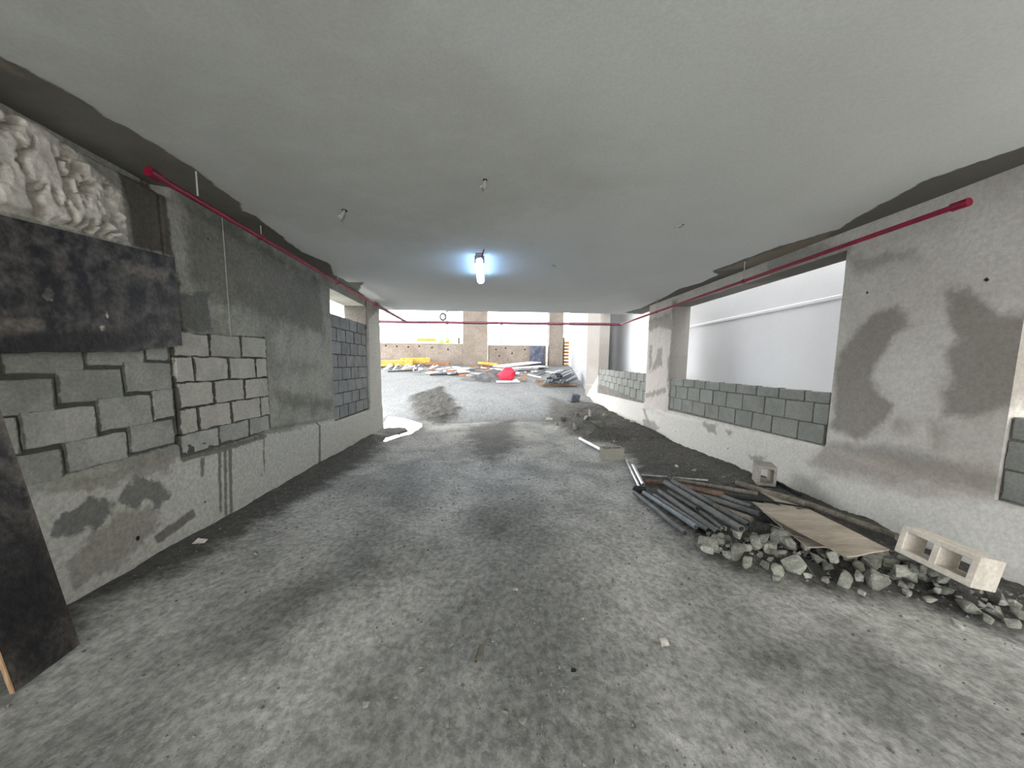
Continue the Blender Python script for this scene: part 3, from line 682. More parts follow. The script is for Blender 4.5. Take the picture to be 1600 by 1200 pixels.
redpipe('sprinkler_pipe', [pp(3.4, 2.69, 2.70), pp(3.4, 9.65, 2.63)], .020, M_red, 'red pipe running under the ceiling along the right wall', (pp(3.4, 2.62, 2.70), pp(3.4, 2.72, 2.70)),
        [pp(3.4, 5.0, 2.675), pp(3.4, 7.6, 2.65)])
a, b = ony(560, 506, 11.2), ony(972, 506, 11.2)
ze = ony(770, 505, 11.2)[2]
redpipe('cross_pipe', [(a[0] - .8, 11.2, ze - .01), (3.95, 11.2, ze + .02)], .042, plain('maroon_pipe', (92, 44, 58)), 'dark maroon pipe crossing the ramp mouth from side to side', None)
# thin lines hanging near the left pipe
a, b = P(306, 268, 2.93), onx(309, 306, P(306, 268, 2.93)[0]); V, f = tube((a[0], a[1], a[2]), (a[0], a[1], b[2]), .006, 6)
solo('hanging_wire', V, f, M_wire, 'short pale wire hanging from the bare ceiling strip beside the left red pipe', 'wire')
a = onx(347, 340, -2.5); b = onx(350, 530, -2.5); V, f = tube((-2.5, a[1], a[2]), (-2.5, a[1], b[2]), .0035, 6)
solo('plumb_line', V, f, M_wire, 'long thin pale string hanging down the left concrete wall', 'string')

# ------------------------------------------------------------------ lamp
l0, l1 = P(750, 403, 2.86), P(750.5, 437, 2.86)
lx = (l0[0] + l1[0]) / 2; y0, y1 = l0[1], l1[1]; ym = (y0 + y1) / 2
lp = thing('ceiling_lamp', 'lit tubular batten lamp under the middle of the ceiling', 'lamp', (lx, ym, zr(ym, 2.92)))
def capsule(x, y0, y1, r0, ra, rb, n=14, m=5):
    V = []; Fc = []; st = []
    for i in range(m + 1): a = math.pi / 2 * (1 - i / m); st.append((y0 + ra * (1 - math.sin(a)), math.cos(a)))
    for i in range(m + 1): a = math.pi / 2 * i / m; st.append((y1 - ra * (1 - math.sin(math.pi / 2 - 0) ) + ra * (math.sin(a) - 1) if False else y1 - ra + ra * math.sin(a), math.cos(a)))
    for yy, s in st:
        s = max(s, .02)
        for k in range(n): a = 2 * math.pi * k / n; V.append((x + ra * s * math.cos(a), yy, zr(yy, r0) + rb * s * math.sin(a)))
    for i in range(len(st) - 1):
        for k in range(n): Fc.append((i * n + k, i * n + (k + 1) % n, (i + 1) * n + (k + 1) % n, (i + 1) * n + k))
    Fc.append(tuple(range(n))[::-1]); Fc.append(tuple((len(st) - 1) * n + k for k in range(n)))
    return V, Fc
V, f = capsule(lx, y0, y1, 2.83, .055, .042); part(lp, 'diffuser', V, f, emit('tube_light', (.34, .60, 1, 1), LAMP), smooth=True)
V, f = box(lx - .045, lx + .045, y0 + .03, y1 - .03, 0, 1); V = [(a, b, zr(b, 2.885 if c == 0 else 2.925)) for a, b, c in V]
part(lp, 'housing', V, f, plain('lamp_housing', (150, 150, 150)))
for yy in (y0 + .05, y1 - .05):
    V, f = bbox((lx, yy, zr(yy, 2.855)), (.12, .05, .09), b=.008); part(lp, 'end_clip', V, f, plain('clip_grey', (120, 118, 116)))
a = P(752, 402, 2.87); b = P(759, 392, 2.93)
V, f = pathtube([(lx, y0 + .04, zr(y0, 2.87)), (lx + .03, y0 - .06, zr(y0, 2.86)), (lx + .06, y0 - .13, zr(y0, 2.93) + .005)], .008, 6); part(lp, 'red_cable', V, f, M_red)

# ceiling boxes with loose wires
def ceil_fitting(px, py, s, label, drop):
    c = P(px, py, 2.93); rt = thing('junction_box', label, 'ceiling fitting', tuple(c))
    V, f = tube((c[0], c[1], c[2] - .004), (c[0], c[1], c[2] + .002), s * .7, 12); part(rt, 'rim', V, f, M_black)
    rg = random.Random(px)
    for k in range(3):
        dx, dy = rg.uniform(-.03, .03), rg.uniform(-.03, .03)
        V, f = pathtube([(c[0], c[1], c[2]), (c[0] + dx, c[1] + dy, c[2] - drop * .5), (c[0] + dx * 1.8 - .02, c[1] + dy, c[2] - drop * (.7 + .3 * k / 2))], .009, 6)
        part(rt, 'wire_end', V, f, M_wire if k < 2 else M_dkbeam)
ceil_fitting(538, 328, .035, 'ceiling box with pale wire ends on the left half of the ceiling', .10)
ceil_fitting(758, 281, .025, 'ceiling box with wire stub nearest the top, ahead of the lit lamp', .07)
ceil_fitting(1067, 351, .02, 'small ceiling box on the right half of the ceiling', .03)
ceil_fitting(865, 414, .015, 'tiny ceiling box to the right of the lit lamp', .02)

# ------------------------------------------------------------------ dark boards on the left
def board_attr(n, m):
    return None
y0, y1 = 1.3, 3.30
ny, nr = 90, 36
V = []; at = {k: [] for k in ('scuff', 'bond', 'hole', 'ink')}
top = lambda y: np.interp(y, [1.3, 2.26, 3.35], [2.20, 2.27, 2.365]); bot = lambda y: np.interp(y, [1.3, 2.2, 2.9, 3.3], [1.54, 1.56, 1.60, 1.665]) + .02 * float(fbm(np.array(y * 9.), np.array(.5), 8, 3))
Yg = []; Rg = []
for j in range(nr + 1):
    for i in range(ny + 1):
        y = y0 + (y1 - y0) * i / ny; r = bot(y) + (top(y) - bot(y)) * j / nr; Yg.append(y); Rg.append(r)
Yg, Rg = np.array(Yg), np.array(Rg)
Xf = -2.478 + .006 * fbm(Yg * 3, Rg * 3, 4, 3)
V = np.stack([Xf, Yg, zr(Yg, Rg)], 1).tolist(); W = ny + 1; K = len(V)
Fc = [(j * W + i + 1, j * W + i, (j + 1) * W + i, (j + 1) * W + i + 1) for j in range(nr) for i in range(ny)]
V += [(x - .018, y, z) for x, y, z in V]
rim = [i for i in range(W)] + [j * W + ny for j in range(1, nr + 1)] + [nr * W + i for i in range(ny - 1, -1, -1)] + [j * W for j in range(nr - 1, 0, -1)]
Fc += [(rim[i], rim[(i + 1) % len(rim)], rim[(i + 1) % len(rim)] + K, rim[i] + K) for i in range(len(rim))]
Fc = [f[::-1] for f in Fc]
def LB(px, py): return LW(px, py, -2.478)
A2 = dict(bond=[[LB(*p) for p in [(70, 452), (78, 446), (84, 456), (82, 470), (70, 468), (66, 462)]], [LB(*p) for p in [(162, 484), (165, 483), (170, 496), (167, 498)]], circ(LB(161, 513), .02)],
          hole=[circ(LB(77, 457), .012)], ink=[[LB(*p) for p in [(50, 418), (75, 415), (95, 440), (100, 480), (60, 470), (58, 440)]], [LB(*p) for p in [(128, 452), (142, 455), (142, 485), (130, 485)]], [LB(*p) for p in [(0, 520), (140, 515), (250, 525), (200, 545), (60, 560), (0, 575)]],
          [LB(*p) for p in [(200, 450), (228, 448), (228, 475), (205, 472)]]],
          scuff=[[LB(*p) for p in [(0, 495), (70, 500), (75, 520), (0, 530)]], [LB(*p) for p in [(190, 410), (265, 420), (265, 440), (200, 430)]]])
at = {k: np.concatenate([sdfs(Yg, Rg, p)] * 2) for k, p in A2.items()}
solo('wall_board', V, Fc, M_ply, 'black stained board fixed to the left wall above the near block courses', 'board', attrs=at, smooth=False)

# board leaning at the bottom left
b0, b1 = P(26, 1087), P(132, 1012)
def lean(p, t): return np.array([p[0] - .325 * t, p[1], p[2] + 1.85 * t])
b0 = np.array([-2.115, b0[1], prof(b0[1]) + .02]); b1 = np.array([-2.14, b1[1], prof(b1[1]) + .02])
rt = thing('leaning_board', 'narrow black board leaning on the lower left wall, foot on the floor', 'board', tuple((b0 + b1) / 2))
nu, nv = 14, 44; V = []
for j in range(nv + 1):
    for i in range(nu + 1):
        p = lean(b0 + (b1 - b0) * (i / nu), j / nv); V.append(p)
Vn = np.array(V); K = len(V); W = nu + 1; nrm = np.array([1.85, 0, .325]); nrm /= np.linalg.norm(nrm)
V = list(Vn) + list(Vn - nrm * .018)
Fc = [(j * W + i, j * W + i + 1, (j + 1) * W + i + 1, (j + 1) * W + i) for j in range(nv) for i in range(nu)]
Fc += [tuple(k + K for k in f[::-1]) for f in Fc]
for j in range(nv): Fc.append((j * W + nu, j * W + nu + K, (j + 1) * W + nu + K, (j + 1) * W + nu)); Fc.append(((j + 1) * W, (j + 1) * W + K, j * W + K, j * W))
for i in range(nu): Fc.append((i, i + K, i + 1 + K, i + 1)); Fc.append((nv * W + i + 1, nv * W + i + 1 + K, nv * W + i + K, nv * W + i))
uu = np.array([(i / nu) for j in range(nv + 1) for i in range(nu + 1)] * 2); vv = np.array([(j / nv) for j in range(nv + 1) for i in range(nu + 1)] * 2)
sc_ = np.maximum(.03 - np.abs(uu - .75) * .3 - np.abs(vv - .06) * 1.2, np.maximum(.02 - uu * .3, .015 - (1 - uu) * .2))
part(rt, 'panel', V, Fc, M_ply, attrs=dict(scuff=sc_, bond=uu * 0 - 1, hole=uu * 0 - 1, ink=.03 - np.abs(vv - .2) * .2))
q0 = [lean(b0, 0) + np.array([0, -.004, 0]), lean(b0, 1) + np.array([0, -.004, 0])]
V = [q0[0], q0[1], q0[1] - nrm * .018, q0[0] - nrm * .018]; V += [v + np.array([0, -.006, 0]) for v in V]; V = [v + nrm * .002 for v in V]
o = part(rt, 'raw_edge', V, [(0, 1, 2, 3), (4, 7, 6, 5), (0, 4, 5, 1), (1, 5, 6, 2), (2, 6, 7, 3), (3, 7, 4, 0)], M_edge); o['label'] = 'pale raw wood edge of the board'
p = np.array([-2.33, 1.52, prof(1.52)]); V, f = bbox((p[0], p[1] + .0, p[2] + .35), (.05, .28, .7), (0, -.3, 0), b=.005)
solo('timber_offcut', V, f, plain('brown_timber', (74, 62, 54)), 'dark brown timber piece behind the leaning black board at the picture edge', 'timber')

# ------------------------------------------------------------------ puddle and wet line
V = [(a, b, PUD_Z) for a, b in PUD]
t = NT('puddle_water'); t.b.inputs['Base Color'].default_value = (.06, .06, .055, 1); t.b.inputs['Roughness'].default_value = .03; t.b.inputs['IOR'].default_value = 1.33; t.b.inputs['Specular IOR Level'].default_value = .5
bp = t.n('ShaderNodeBump'); bp.inputs['Strength'].default_value = .04; tc = t.n('ShaderNodeTexCoord'); t.l(t.noise(tc.outputs['Object'], 9, 2), bp.inputs['Height']); t.l(bp.outputs[0], t.b.inputs['Normal'])
bm = bmesh.new(); vs = [bm.verts.new(v) for v in [(a, b, PUD_Z - .0) for a, b in PUDH]]; bm.faces.new(vs); bmesh.ops.triangulate(bm, faces=bm.faces[:]); bmesh.ops.subdivide_edges(bm, edges=bm.edges[:], cuts=2, use_grid_fill=True)
bm.verts.index_update(); V = [tuple(v.co) for v in bm.verts]; Fc = [tuple(v.index for v in q.verts) for q in bm.faces]; bm.free()
solo('puddle', V, Fc, t.m, 'bright water puddle at the foot of the left end column', 'puddle')

# ------------------------------------------------------------------ poles and tubes heap, right
def z3(x, y): return (960 + x / 4.706, 720 + y / 4.706)
def rod(name, a, b, ha, hb, r, mat, label, hollow=True, catg='tube', group=None, n=10):
    p0, p1 = P(*z3(*a), ha), P(*z3(*b), hb)
    p0[2] = max(p0[2], gz(p0[0], p0[1]) + r); p1[2] = max(p1[2], gz(p1[0], p1[1]) + r)
    V, f = tube(p0, p1, r, n, ri=r * .8 if hollow else None)
    return solo(name, V, f, mat, label, catg, group)
TL = 'dark steel tube in the heap by the right wall, '
rod('steel_tube', (150, 235), (520, 530), .05, .05, .026, M_tube, 'outermost dark steel tube on the open-floor side of the tube heap')
rod('steel_tube', (215, 235), (600, 485), .06, .08, .025, M_tubb, 'blue-grey steel tube, second from the open floor in the tube heap')
rod('steel_tube', (295, 255), (690, 512), .07, .08, .024, M_tube, 'dark steel tube next to the blue-grey one in the heap')
rod('steel_tube', (330, 225), (762, 522), .11, .10, .028, M_tube, 'thick dark steel tube, fourth from the open floor, rusty at its near end')
rod('steel_tube', (400, 225), (610, 352), .10, .11, .024, M_tube, 'short dark steel tube lying in the middle of the tube heap, upper piece')
rod('steel_tube', (635, 375), (795, 497), .09, .09, .022, M_tube, 'short dark steel tube lying in the middle of the tube heap, lower piece')
rod('steel_tube', (375, 160), (935, 502), .17, .16, .031, M_tube, 'long thick grey steel tube lying on top of the tube heap')
rod('steel_tube', (425, 150), (985, 470), .16, .13, .026, M_tube, 'long dark steel tube just behind the thick top tube')
rod('steel_tube', (735, 335), (1010, 430), .15, .14, .026, M_wood, 'paler short steel tube near the plywood sheets', )
rod('steel_tube', (620, 250), (1065, 395), .15, .14, .028, M_tube, 'dark steel tube pointing at the plywood sheets')
rod('steel_tube', (780, 255), (1000, 340), .17, .15, .024, M_tube, 'short dark steel tube furthest from the open floor, beside the rusty pole')
rod('steel_rod', (200, 105), (690, 147), .04, .08, .014, M_alu, 'thin pale rod along the far side of the tube heap', False, 'rod')
rod('timber_pole', (400, 133), (1055, 243), .12, .17, .024, M_wood, 'long weathered pole lying across the far side of the tube heap', False, 'pole')
rod('rusty_pole', (480, 190), (800, 248), .15, .19, .027, M_rusty, 'reddish brown pole with a round cut end in the tube heap', False, 'pole')
rod('black_pole', (800, 255), (1095, 292), .15, .16, .022, M_black, 'black pole lying behind the reddish brown pole', False, 'pole')
rod('timber_pole', (900, 165), (1420, 322), .10, .15, .034, M_wood, 'thick weathered pole nearest the right wall, above the hollow block', False, 'pole')
rod('timber_pole', (1420, 318), (2080, 560), .16, .14, .030, M_wood, 'thick weathered pole along the wall foot above the plywood sheets', False, 'pole')
rod('black_pole', (1085, 290), (1470, 352), .17, .15, .009, M_black, 'thin black rod lying along the far edge of the plywood', False, 'rod')
rod('brown_stub', (230, 150), (385, 168), .06, .10, .026, M_rusty, 'short brown pole stub at the far tip of the tube heap', False, 'pole')
rod('black_pole', (1190, 190), (1365, 272), .06, .08, .020, M_black, 'short black pole at the foot of the standing hollow block', False, 'pole')
# clamp lump at the tip of the heap
c = P(*z3(190, 212), .06); V, f = chunk((c[0], c[1], c[2]), (.20, .12, .08), 5); solo('pipe_coupler', V, f, M_black, 'black coupler lump at the far tip of the tube heap', 'coupler')
# galvanised pieces
def silver(a, b, r, label):
    p0, p1 = P(*a, .03), P(*b, .03)
    for p in (p0, p1): p[2] = gz(p[0], p[1]) + r + .005
    V, f = tube(p0, p1, r, 12, ri=r * .82); solo('silver_tube', V, f, M_alu, label, 'tube')
silver((906, 686), (945, 707), .034, 'shiny silver tube lying behind the grey hollow block on the ramp')
silver((989, 729), (1005, 759), .026, 'shiny silver tube between the hollow block and the tube heap, right of two')
silver((978, 719), (1000, 763), .018, 'shiny thin silver tube between the hollow block and the tube heap, left of two')

# ------------------------------------------------------------------ hollow blocks
def hollow(c, size, ncav, mat, rz=0., rx=0., ry=0., wall=.032, axis_='z', name='hollow_block', depthcav=1.0):
    """block with rectangular cavities running along local z"""
    L, D, H = size; bm = bmesh.new()
    xs_ = [-L / 2]; cw = (L - wall * (ncav + 1)) / ncav
    for k in range(ncav): xs_ += [xs_[-1] + wall, xs_[-1] + wall + cw]
    xs_.append(L / 2); ys_ = [-D / 2, -D / 2 + wall, D / 2 - wall, D / 2]
    vt = {}
    def v(i, j, s):
        if (i, j, s) not in vt: vt[(i, j, s)] = bm.verts.new((xs_[i], ys_[j], s * H / 2))
        return vt[(i, j, s)]
    cav = lambda i, j: j == 1 and i % 2 == 1
    nx = len(xs_) - 1
    for i in range(nx):
        for j in range(3):
            if cav(i, j):
                for s in (0,):
                    for (a, b) in (((i, j), (i + 1, j)), ((i + 1, j), (i + 1, j + 1)), ((i + 1, j + 1), (i, j + 1)), ((i, j + 1), (i, j))):
                        bm.faces.new([v(*a, -1), v(*b, -1), v(*b, 1), v(*a, 1)])
                continue
            bm.faces.new([v(i, j, 1), v(i + 1, j, 1), v(i + 1, j + 1, 1), v(i, j + 1, 1)])
            bm.faces.new([v(i, j, -1), v(i, j + 1, -1), v(i + 1, j + 1, -1), v(i + 1, j, -1)])
    for i in range(nx):
        bm.faces.new([v(i, 0, -1), v(i + 1, 0, -1), v(i + 1, 0, 1), v(i, 0, 1)]); bm.faces.new([v(i + 1, 3, -1), v(i, 3, -1), v(i, 3, 1), v(i + 1, 3, 1)])
    for j in range(3):
        bm.faces.new([v(0, j + 1, -1), v(0, j, -1), v(0, j, 1), v(0, j + 1, 1)]); bm.faces.new([v(nx, j, -1), v(nx, j + 1, -1), v(nx, j + 1, 1), v(nx, j, 1)])
    bmesh.ops.recalc_face_normals(bm, faces=bm.faces[:])
    bmesh.ops.bevel(bm, geom=[e for e in bm.edges if e.is_manifold and e.calc_face_angle(0) > .5], offset=.005, segments=1, affect='EDGES')
    R = Matrix.Rotation(rz, 3, 'Z') @ Matrix.Rotation(ry, 3, 'Y') @ Matrix.Rotation(rx, 3, 'X')
    bm.verts.index_update(); V = [tuple(R @ q.co + Vector(c)) for q in bm.verts]; Fc = [tuple(q.index for q in g.verts) for g in bm.faces]
    bm.free(); return V, Fc
c = P(958, 720); g = gz(c[0], c[1] + .08)
V, f = hollow((c[0], c[1] + .09, g + .10), (.36, .18, .20), 2, M_loose, rz=.02)
solo('hollow_block', V, f, surf('taupe_block', (150, 146, 136), (160, 156, 146), scale=3, speck=.1, bump=.3), 'taupe grey hollow block sitting alone on the ramp between silver tubes', 'block')
c = P(1200, 762, .0); bx = 3.42; by = c[1] * bx / c[0]; 
c = onx(1202, 745, 3.42); g = gz(c[0], c[1])
V, f = hollow((c[0] - .02, c[1] + .06, c[2] + .02), (.20, .24, .22), 1, M_loose, rx=math.pi / 2, rz=-.38, wall=.035)
solo('hollow_block', V, f, M_loose, 'hollow block end with a square hole standing against the right wall foot', 'block')
# big one at the right, lying with its two cavities towards the ramp
a_, b_ = P(1437, 818, .42), P(1545, 880, .40)
cc = np.array([3.22, 2.42, 0.]); yaw = math.atan2(b_[1] - a_[1], b_[0] - a_[0])
BIGC = (3.04, 2.19); bz = zr(BIGC[1], .0) + .27
V, f = hollow((BIGC[0], BIGC[1], bz), (.42, .20, .20), 2, M_loose, rx=math.pi / 2 - .25, rz=-1.50, wall=.04)
solo('hollow_block', V, f, surf('pale_block', (196, 188, 176), (212, 204, 192), scale=4, speck=.12, bump=.4), 'large pale hollow block lying on the rubble with two open cavities', 'block')

# ------------------------------------------------------------------ plywood sheets
h1 = .20
q1 = [P(1192, 799, .24), P(1262, 796, .22), P(1390, 856, .22), P(1322, 869, .26)]
V, f = sheet(q1, .010, wob=.02, seed=5); solo('plywood_sheet', V, f, M_beige, 'beige plywood sheet lying on top over the rubble', 'plywood')
q2 = [P(1176, 784, .19), P(1240, 792, .17), P(1362, 862, .15), P(1262, 853, .19)]
V, f = sheet(q2, .010, wob=.02, seed=9); solo('plywood_sheet', V, f, M_beige, 'beige plywood sheet lying underneath the top one, corner showing by the tubes', 'plywood')
q3 = [P(1186, 766, .12), P(1216, 770, .12), P(1275, 793, .12), P(1225, 792, .12)]
V, f = sheet(q3, .010, wob=.01, seed=12); solo('plywood_sheet', V, f, M_beige, 'small beige plywood piece lying between the pole and the larger sheets', 'plywood')

# ------------------------------------------------------------------ rubble
RG = 'broken concrete rubble below the plywood'
RLAB = 'rough grey chunk of broken concrete in the rubble heap below the plywood'
rub = [(1112, 850, 40, 22), (1106, 858, 22, 14), (1135, 845, 26, 12), (1153, 842, 14, 16), (1156, 862, 34, 24), (1186, 855, 26, 22), (1206, 862, 28, 20), (1170, 878, 16, 20), (1224, 870, 20, 18), (1246, 884, 34, 28), (1215, 892, 26, 24),
       (1216, 901, 14, 10), (1276, 878, 28, 18), (1299, 890, 22, 16), (1282, 862, 14, 12), (1300, 866, 14, 22), (1290, 906, 26, 14), (1321, 905, 32, 26), (1345, 904, 12, 16), (1374, 906, 34, 34), (1370, 878, 20, 20), (1345, 890, 30, 16),
       (1403, 900, 22, 14), (1412, 912, 22, 10), (1441, 903, 30, 22), (1478, 925, 42, 24), (1520, 945, 34, 26), (1560, 935, 40, 22), (1500, 975, 24, 12), (1566, 955, 34, 18), (1590, 975, 26, 16), (1330, 880, 20, 16), (1240, 860, 22, 14),
       (1264, 899, 16, 10), (1196, 882, 18, 14), (1138, 866, 18, 12), (1120, 836, 20, 10), (1350, 925, 14, 8), (1420, 925, 18, 10), (1455, 935, 18, 10), (1545, 965, 20, 12), (1585, 945, 26, 16), (1600, 960, 30, 18)]
def rlab(px, w):
    where = ('at the foot of the dark tubes' if px < 1180 else 'under the near edge of the plywood' if px < 1330 else 'between plywood and big pale block' if px < 1440 else 'in front of the big pale block' if px < 1540 else 'beyond the big pale block, near the wall')
    return ('large' if w >= 28 else 'middling' if w >= 17 else 'small') + ' broken concrete chunk ' + where
def chunk_at(px, py, wpx, hpx, k, label=None, group=RG, lift=.0, name='concrete_chunk', mat=None):
    p = G(px, py + hpx * .42, .03 + lift) if py < 700 else P(px, py + hpx * .42, .03 + lift)
    s = p[1] * M[2][1] + p[0] * M[2][0] + p[2] * M[2][2]
    wd = wpx * s / F * .82; hh = hpx * s / F * .9; dp = (wd + hh) * .5
    z0 = gz(p[0], p[1]) - .01
    V, f = chunk((p[0], p[1] + dp * .25, max(z0, p[2] - .01) + hh * .45), (wd * 1.12, dp * 1.1, hh * 1.12), k)
    return solo(name, V, f, mat or M_rub, label or rlab(px, wpx), 'rubble', group)
for k, (px, py, a, b) in enumerate(rub): chunk_at(px, py, a, b, 100 + k, lift=.0)
rg = random.Random(21)
for k in range(85):
    t_ = rg.random(); px = 1090 + 500 * t_; py = 842 + 108 * t_ + rg.uniform(-16, 20) - 20 * math.sin(t_ * 3.1)
    s = rg.uniform(5, 13); chunk_at(px, py, s * 1.2, s * .9, 300 + k, lift=rg.choice([0, 0, .05]))
for k in range(26):   # stones heaped under the plywood and round the big block
    px, py = rg.uniform(1180, 1480), 0; py = 838 + (px - 1180) * .20 + rg.uniform(-12, 12)
    s = rg.uniform(16, 30); chunk_at(px, py, s, s * .8, 500 + k, lift=rg.uniform(.03, .10))
# stones in the soil further down the right side
SG = 'stones lying in the dark soil on the right'
for k, (px, py, a, b) in enumerate([(880, 655, 12, 10), (900, 668, 10, 14), (932, 672, 26, 14), (915, 662, 12, 9), (902, 657, 9, 8), (1085, 740, 10, 5), (1060, 733, 8, 5), (960, 690, 9, 5), (1130, 752, 8, 5), (1150, 768, 14, 6), (870, 662, 9, 6), (945, 660, 12, 7), (920, 680, 10, 6), (962, 678, 7, 5)]):
    chunk_at(px, py, a, b, 700 + k, 'grey stone half buried in the dark soil along the right wall', SG, 0, 'loose_stone', M_rub)
# bright scraps
for k, (px, py, a, b, lab) in enumerate([(921, 656, 5, 13, 'upright pinkish white scrap sticking out of the right soil'), (858, 653, 12, 4, 'white crumpled scrap at the far tip of the right soil'), (1058, 733, 6, 3, 'tiny white scrap on the right soil above the tube heap'),
        (717, 652, 3, 8, 'small upright white scrap in the middle of the far floor'), (1041, 1003, 16, 5, 'white paper scrap on the right side of the near floor'), (309, 850, 18, 6, 'pale shard on the floor edge at the left wall foot'), (988, 672, 10, 3, 'white splinter on the soil at the foot of the right curb')]):
    p = G(px, py + b * .5, .02); s = p[1]; wd, hh = a * s / F, b * s / F; p[2] = gz(p[0], p[1])
    V, f = sheet([(p[0] - wd / 2, p[1], p[2] + .006), (p[0] + wd / 2, p[1] + .01, p[2] + .006), (p[0] + wd / 2, p[1] + .05, p[2] + hh * .7), (p[0] - wd * .3, p[1] + .05, p[2] + hh)], .003, (4, 3), .008, k)
    solo('litter_scrap', V, f, plain('scrap_%d' % k, (226, 220, 212)), lab, 'litter')
# tube stub, dark lump and other bits on the near floor
p0, p1 = P(743, 1034), P(752, 1012); V, f = tube((p0[0], p0[1], gz(*p0[:2]) + .014), (p1[0], p1[1], gz(*p1[:2]) + .014), .013, 10, ri=.009)
solo('tube_stub', V, f, M_wood, 'short grey tube stub lying on the near floor', 'tube')
p = P(896, 1052); V, f = chunk((p[0], p[1], gz(*p[:2]) + .010), (.035, .03, .03), 61); solo('dark_lump', V, f, M_black, 'small black lump on the near floor right of the tube stub', 'debris')
NG = 'small stones on the near floor'
for k, (px, py, a) in enumerate([(570, 1100, 16), (590, 1098, 12), (580, 1108, 8), (708, 977, 12), (878, 905, 9), (805, 923, 10), (845, 1050, 14), (888, 990, 9), (910, 968, 10), (960, 1025, 8), (658, 1040, 10), (660, 1048, 8), (618, 1085, 10), (790, 1110, 12), (700, 1130, 14), (815, 1125, 18), (1130, 920, 10), (1140, 930, 7), (400, 865, 10), (872, 985, 6), (770, 1000, 7)]):
    p = P(px, py); s = a * p[1] / F; V, f = chunk((p[0], p[1], gz(*p[:2]) + s * .22), (s, s * .8, s * .55), 800 + k)
    solo('floor_stone', V, f, M_rub, 'small loose stone lying on the dusty near floor', 'stone', NG)
# crumbs nobody could count
V = []; Fc = []; rg = random.Random(5)
def crumb(x, y, s):
    z = gz_grid(x, y); i = len(V); a = rg.uniform(0, 6.28); ca, sa = math.cos(a) * s, math.sin(a) * s
    V.extend([(x + ca, y + sa, z - .003), (x - sa, y + ca, z - .003), (x - ca, y - sa, z - .003), (x + sa, y - ca, z - .003), (x + rg.uniform(-.3, .3) * s, y, z + s * rg.uniform(.5, 1.1))])
    for k in range(4): Fc.append((i + k, i + (k + 1) % 4, i + 4))
Zg = Z.reshape(GX.shape)
def gz_grid(x, y):
    i = min(max(int(np.searchsorted(xs, x)), 1), len(xs) - 1); j = min(max(int(np.searchsorted(ys, y)), 1), len(ys) - 1)
    return float(Zg[j, i])
pts = []
xx = np.array([rg.uniform(-2.45, 3.5) for _ in range(30000)]); yy = np.array([1.2 + 11 * rg.random() ** 1.7 for _ in range(30000)])
dens = .10 + .5 * sst(-.1, .2, sdfs(xx, yy, [SOIL])) + .55 * sst(-.05, .15, sdfs(xx, yy, [LEFTD])) + .22 * sst(0., .4, sdfs(xx, yy, [TR]))
for x, y, d in zip(xx, yy, dens):
    if rg.random() < d * .8: crumb(x, y, rg.choice([.004, .005, .006, .008, .012]) * (1 + .08 * y))
o = solo('gravel_crumbs', V, Fc, M_soil, 'fine crumbs of dirt and gravel scattered over the ramp floor', 'gravel'); o['kind'] = 'stuff'

# ------------------------------------------------------------------ far yard clutter
def at_far(px, py): p = G(px, py); p[2] = gz(p[0], p[1]); return p
def plank(px0, py0, px1, py1, wd, th, mat, label, name='plank', catg='plank', h=0., group=None):
    a, b = at_far(px0, py0), at_far(px1, py1); L = np.linalg.norm(b - a); yaw = math.atan2(b[1] - a[1], b[0] - a[0]); pit = math.asin((b[2] - a[2]) / L)
    V, f = bbox((a + b) / 2 + np.array([0, 0, h + th / 2 + .03]), (L, wd, th), (0, -pit, yaw), b=min(.008, th * .2)); return solo(name, V, f, mat, label, catg, group)
M_or2 = plain('orange_board', (232, 170, 74), rough=.6); M_br2 = plain('brown_board', (150, 104, 66)); M_wh = plain('white_board', (226, 224, 224), rough=.5); M_gry = plain('grey_strip', (120, 120, 128))
plank(585, 574, 645, 573, .5, .28, M_or2, 'orange board stack piece lying along the foot of the left back parapet, nearest the column', h=.05)
plank(626, 572, 672, 571.5, .3, .30, M_or2, 'orange board lying second along the foot of the left back parapet', h=.1)
plank(665, 573, 703, 574, .25, .14, M_br2, 'brown board at the right end of the orange boards', h=.08)
plank(748, 572, 778, 574.5, .25, .12, M_or2, 'yellow orange plank lying in front of the wide pier', h=.1)
plank(735, 575, 765, 577, .25, .08, M_br2, 'thin brownish plank lying in front of the wide pier')
WG = 'short white sticks heaped at the left of the far floor'
rg = random.Random(9)
for k in range(34):
    px = 598 + 95 * rg.random(); py = 575 + 5 * rg.random() + (px - 598) * .02; a = at_far(px, py)
    V, f = tube((a[0], a[1], a[2] + .05), (a[0] + rg.uniform(.1, .5), a[1] - rg.uniform(.1, .5), a[2] + rg.uniform(.12, .3)), .035, 8)
    solo('white_stick', V, f, M_wh if k % 3 else M_gry, 'short pale stick heaped before the orange boards on the far floor', 'stick', WG)
plank(606, 583, 650, 580, .05, .05, M_black, 'long dark bar lying on the bright far floor at the left', 'dark_bar', 'bar')
plank(668, 585, 722, 577, .35, .05, M_wh, 'long white panel lying before the wide pier, rear one', 'white_sheet', 'sheet')
plank(695, 585, 728, 582, .8, .06, M_wh, 'white panel with dark edge lying flat before the wide pier, front one', 'white_sheet', 'sheet')
plank(718, 579, 738, 578, .4, .10, M_wh, 'small white panel lying on the far floor beside the longer panels', 'white_sheet', 'sheet')
plank(672, 588, 700, 586, .08, .06, M_black, 'dark batten along the edge of the front white panel', 'dark_bar', 'bar')
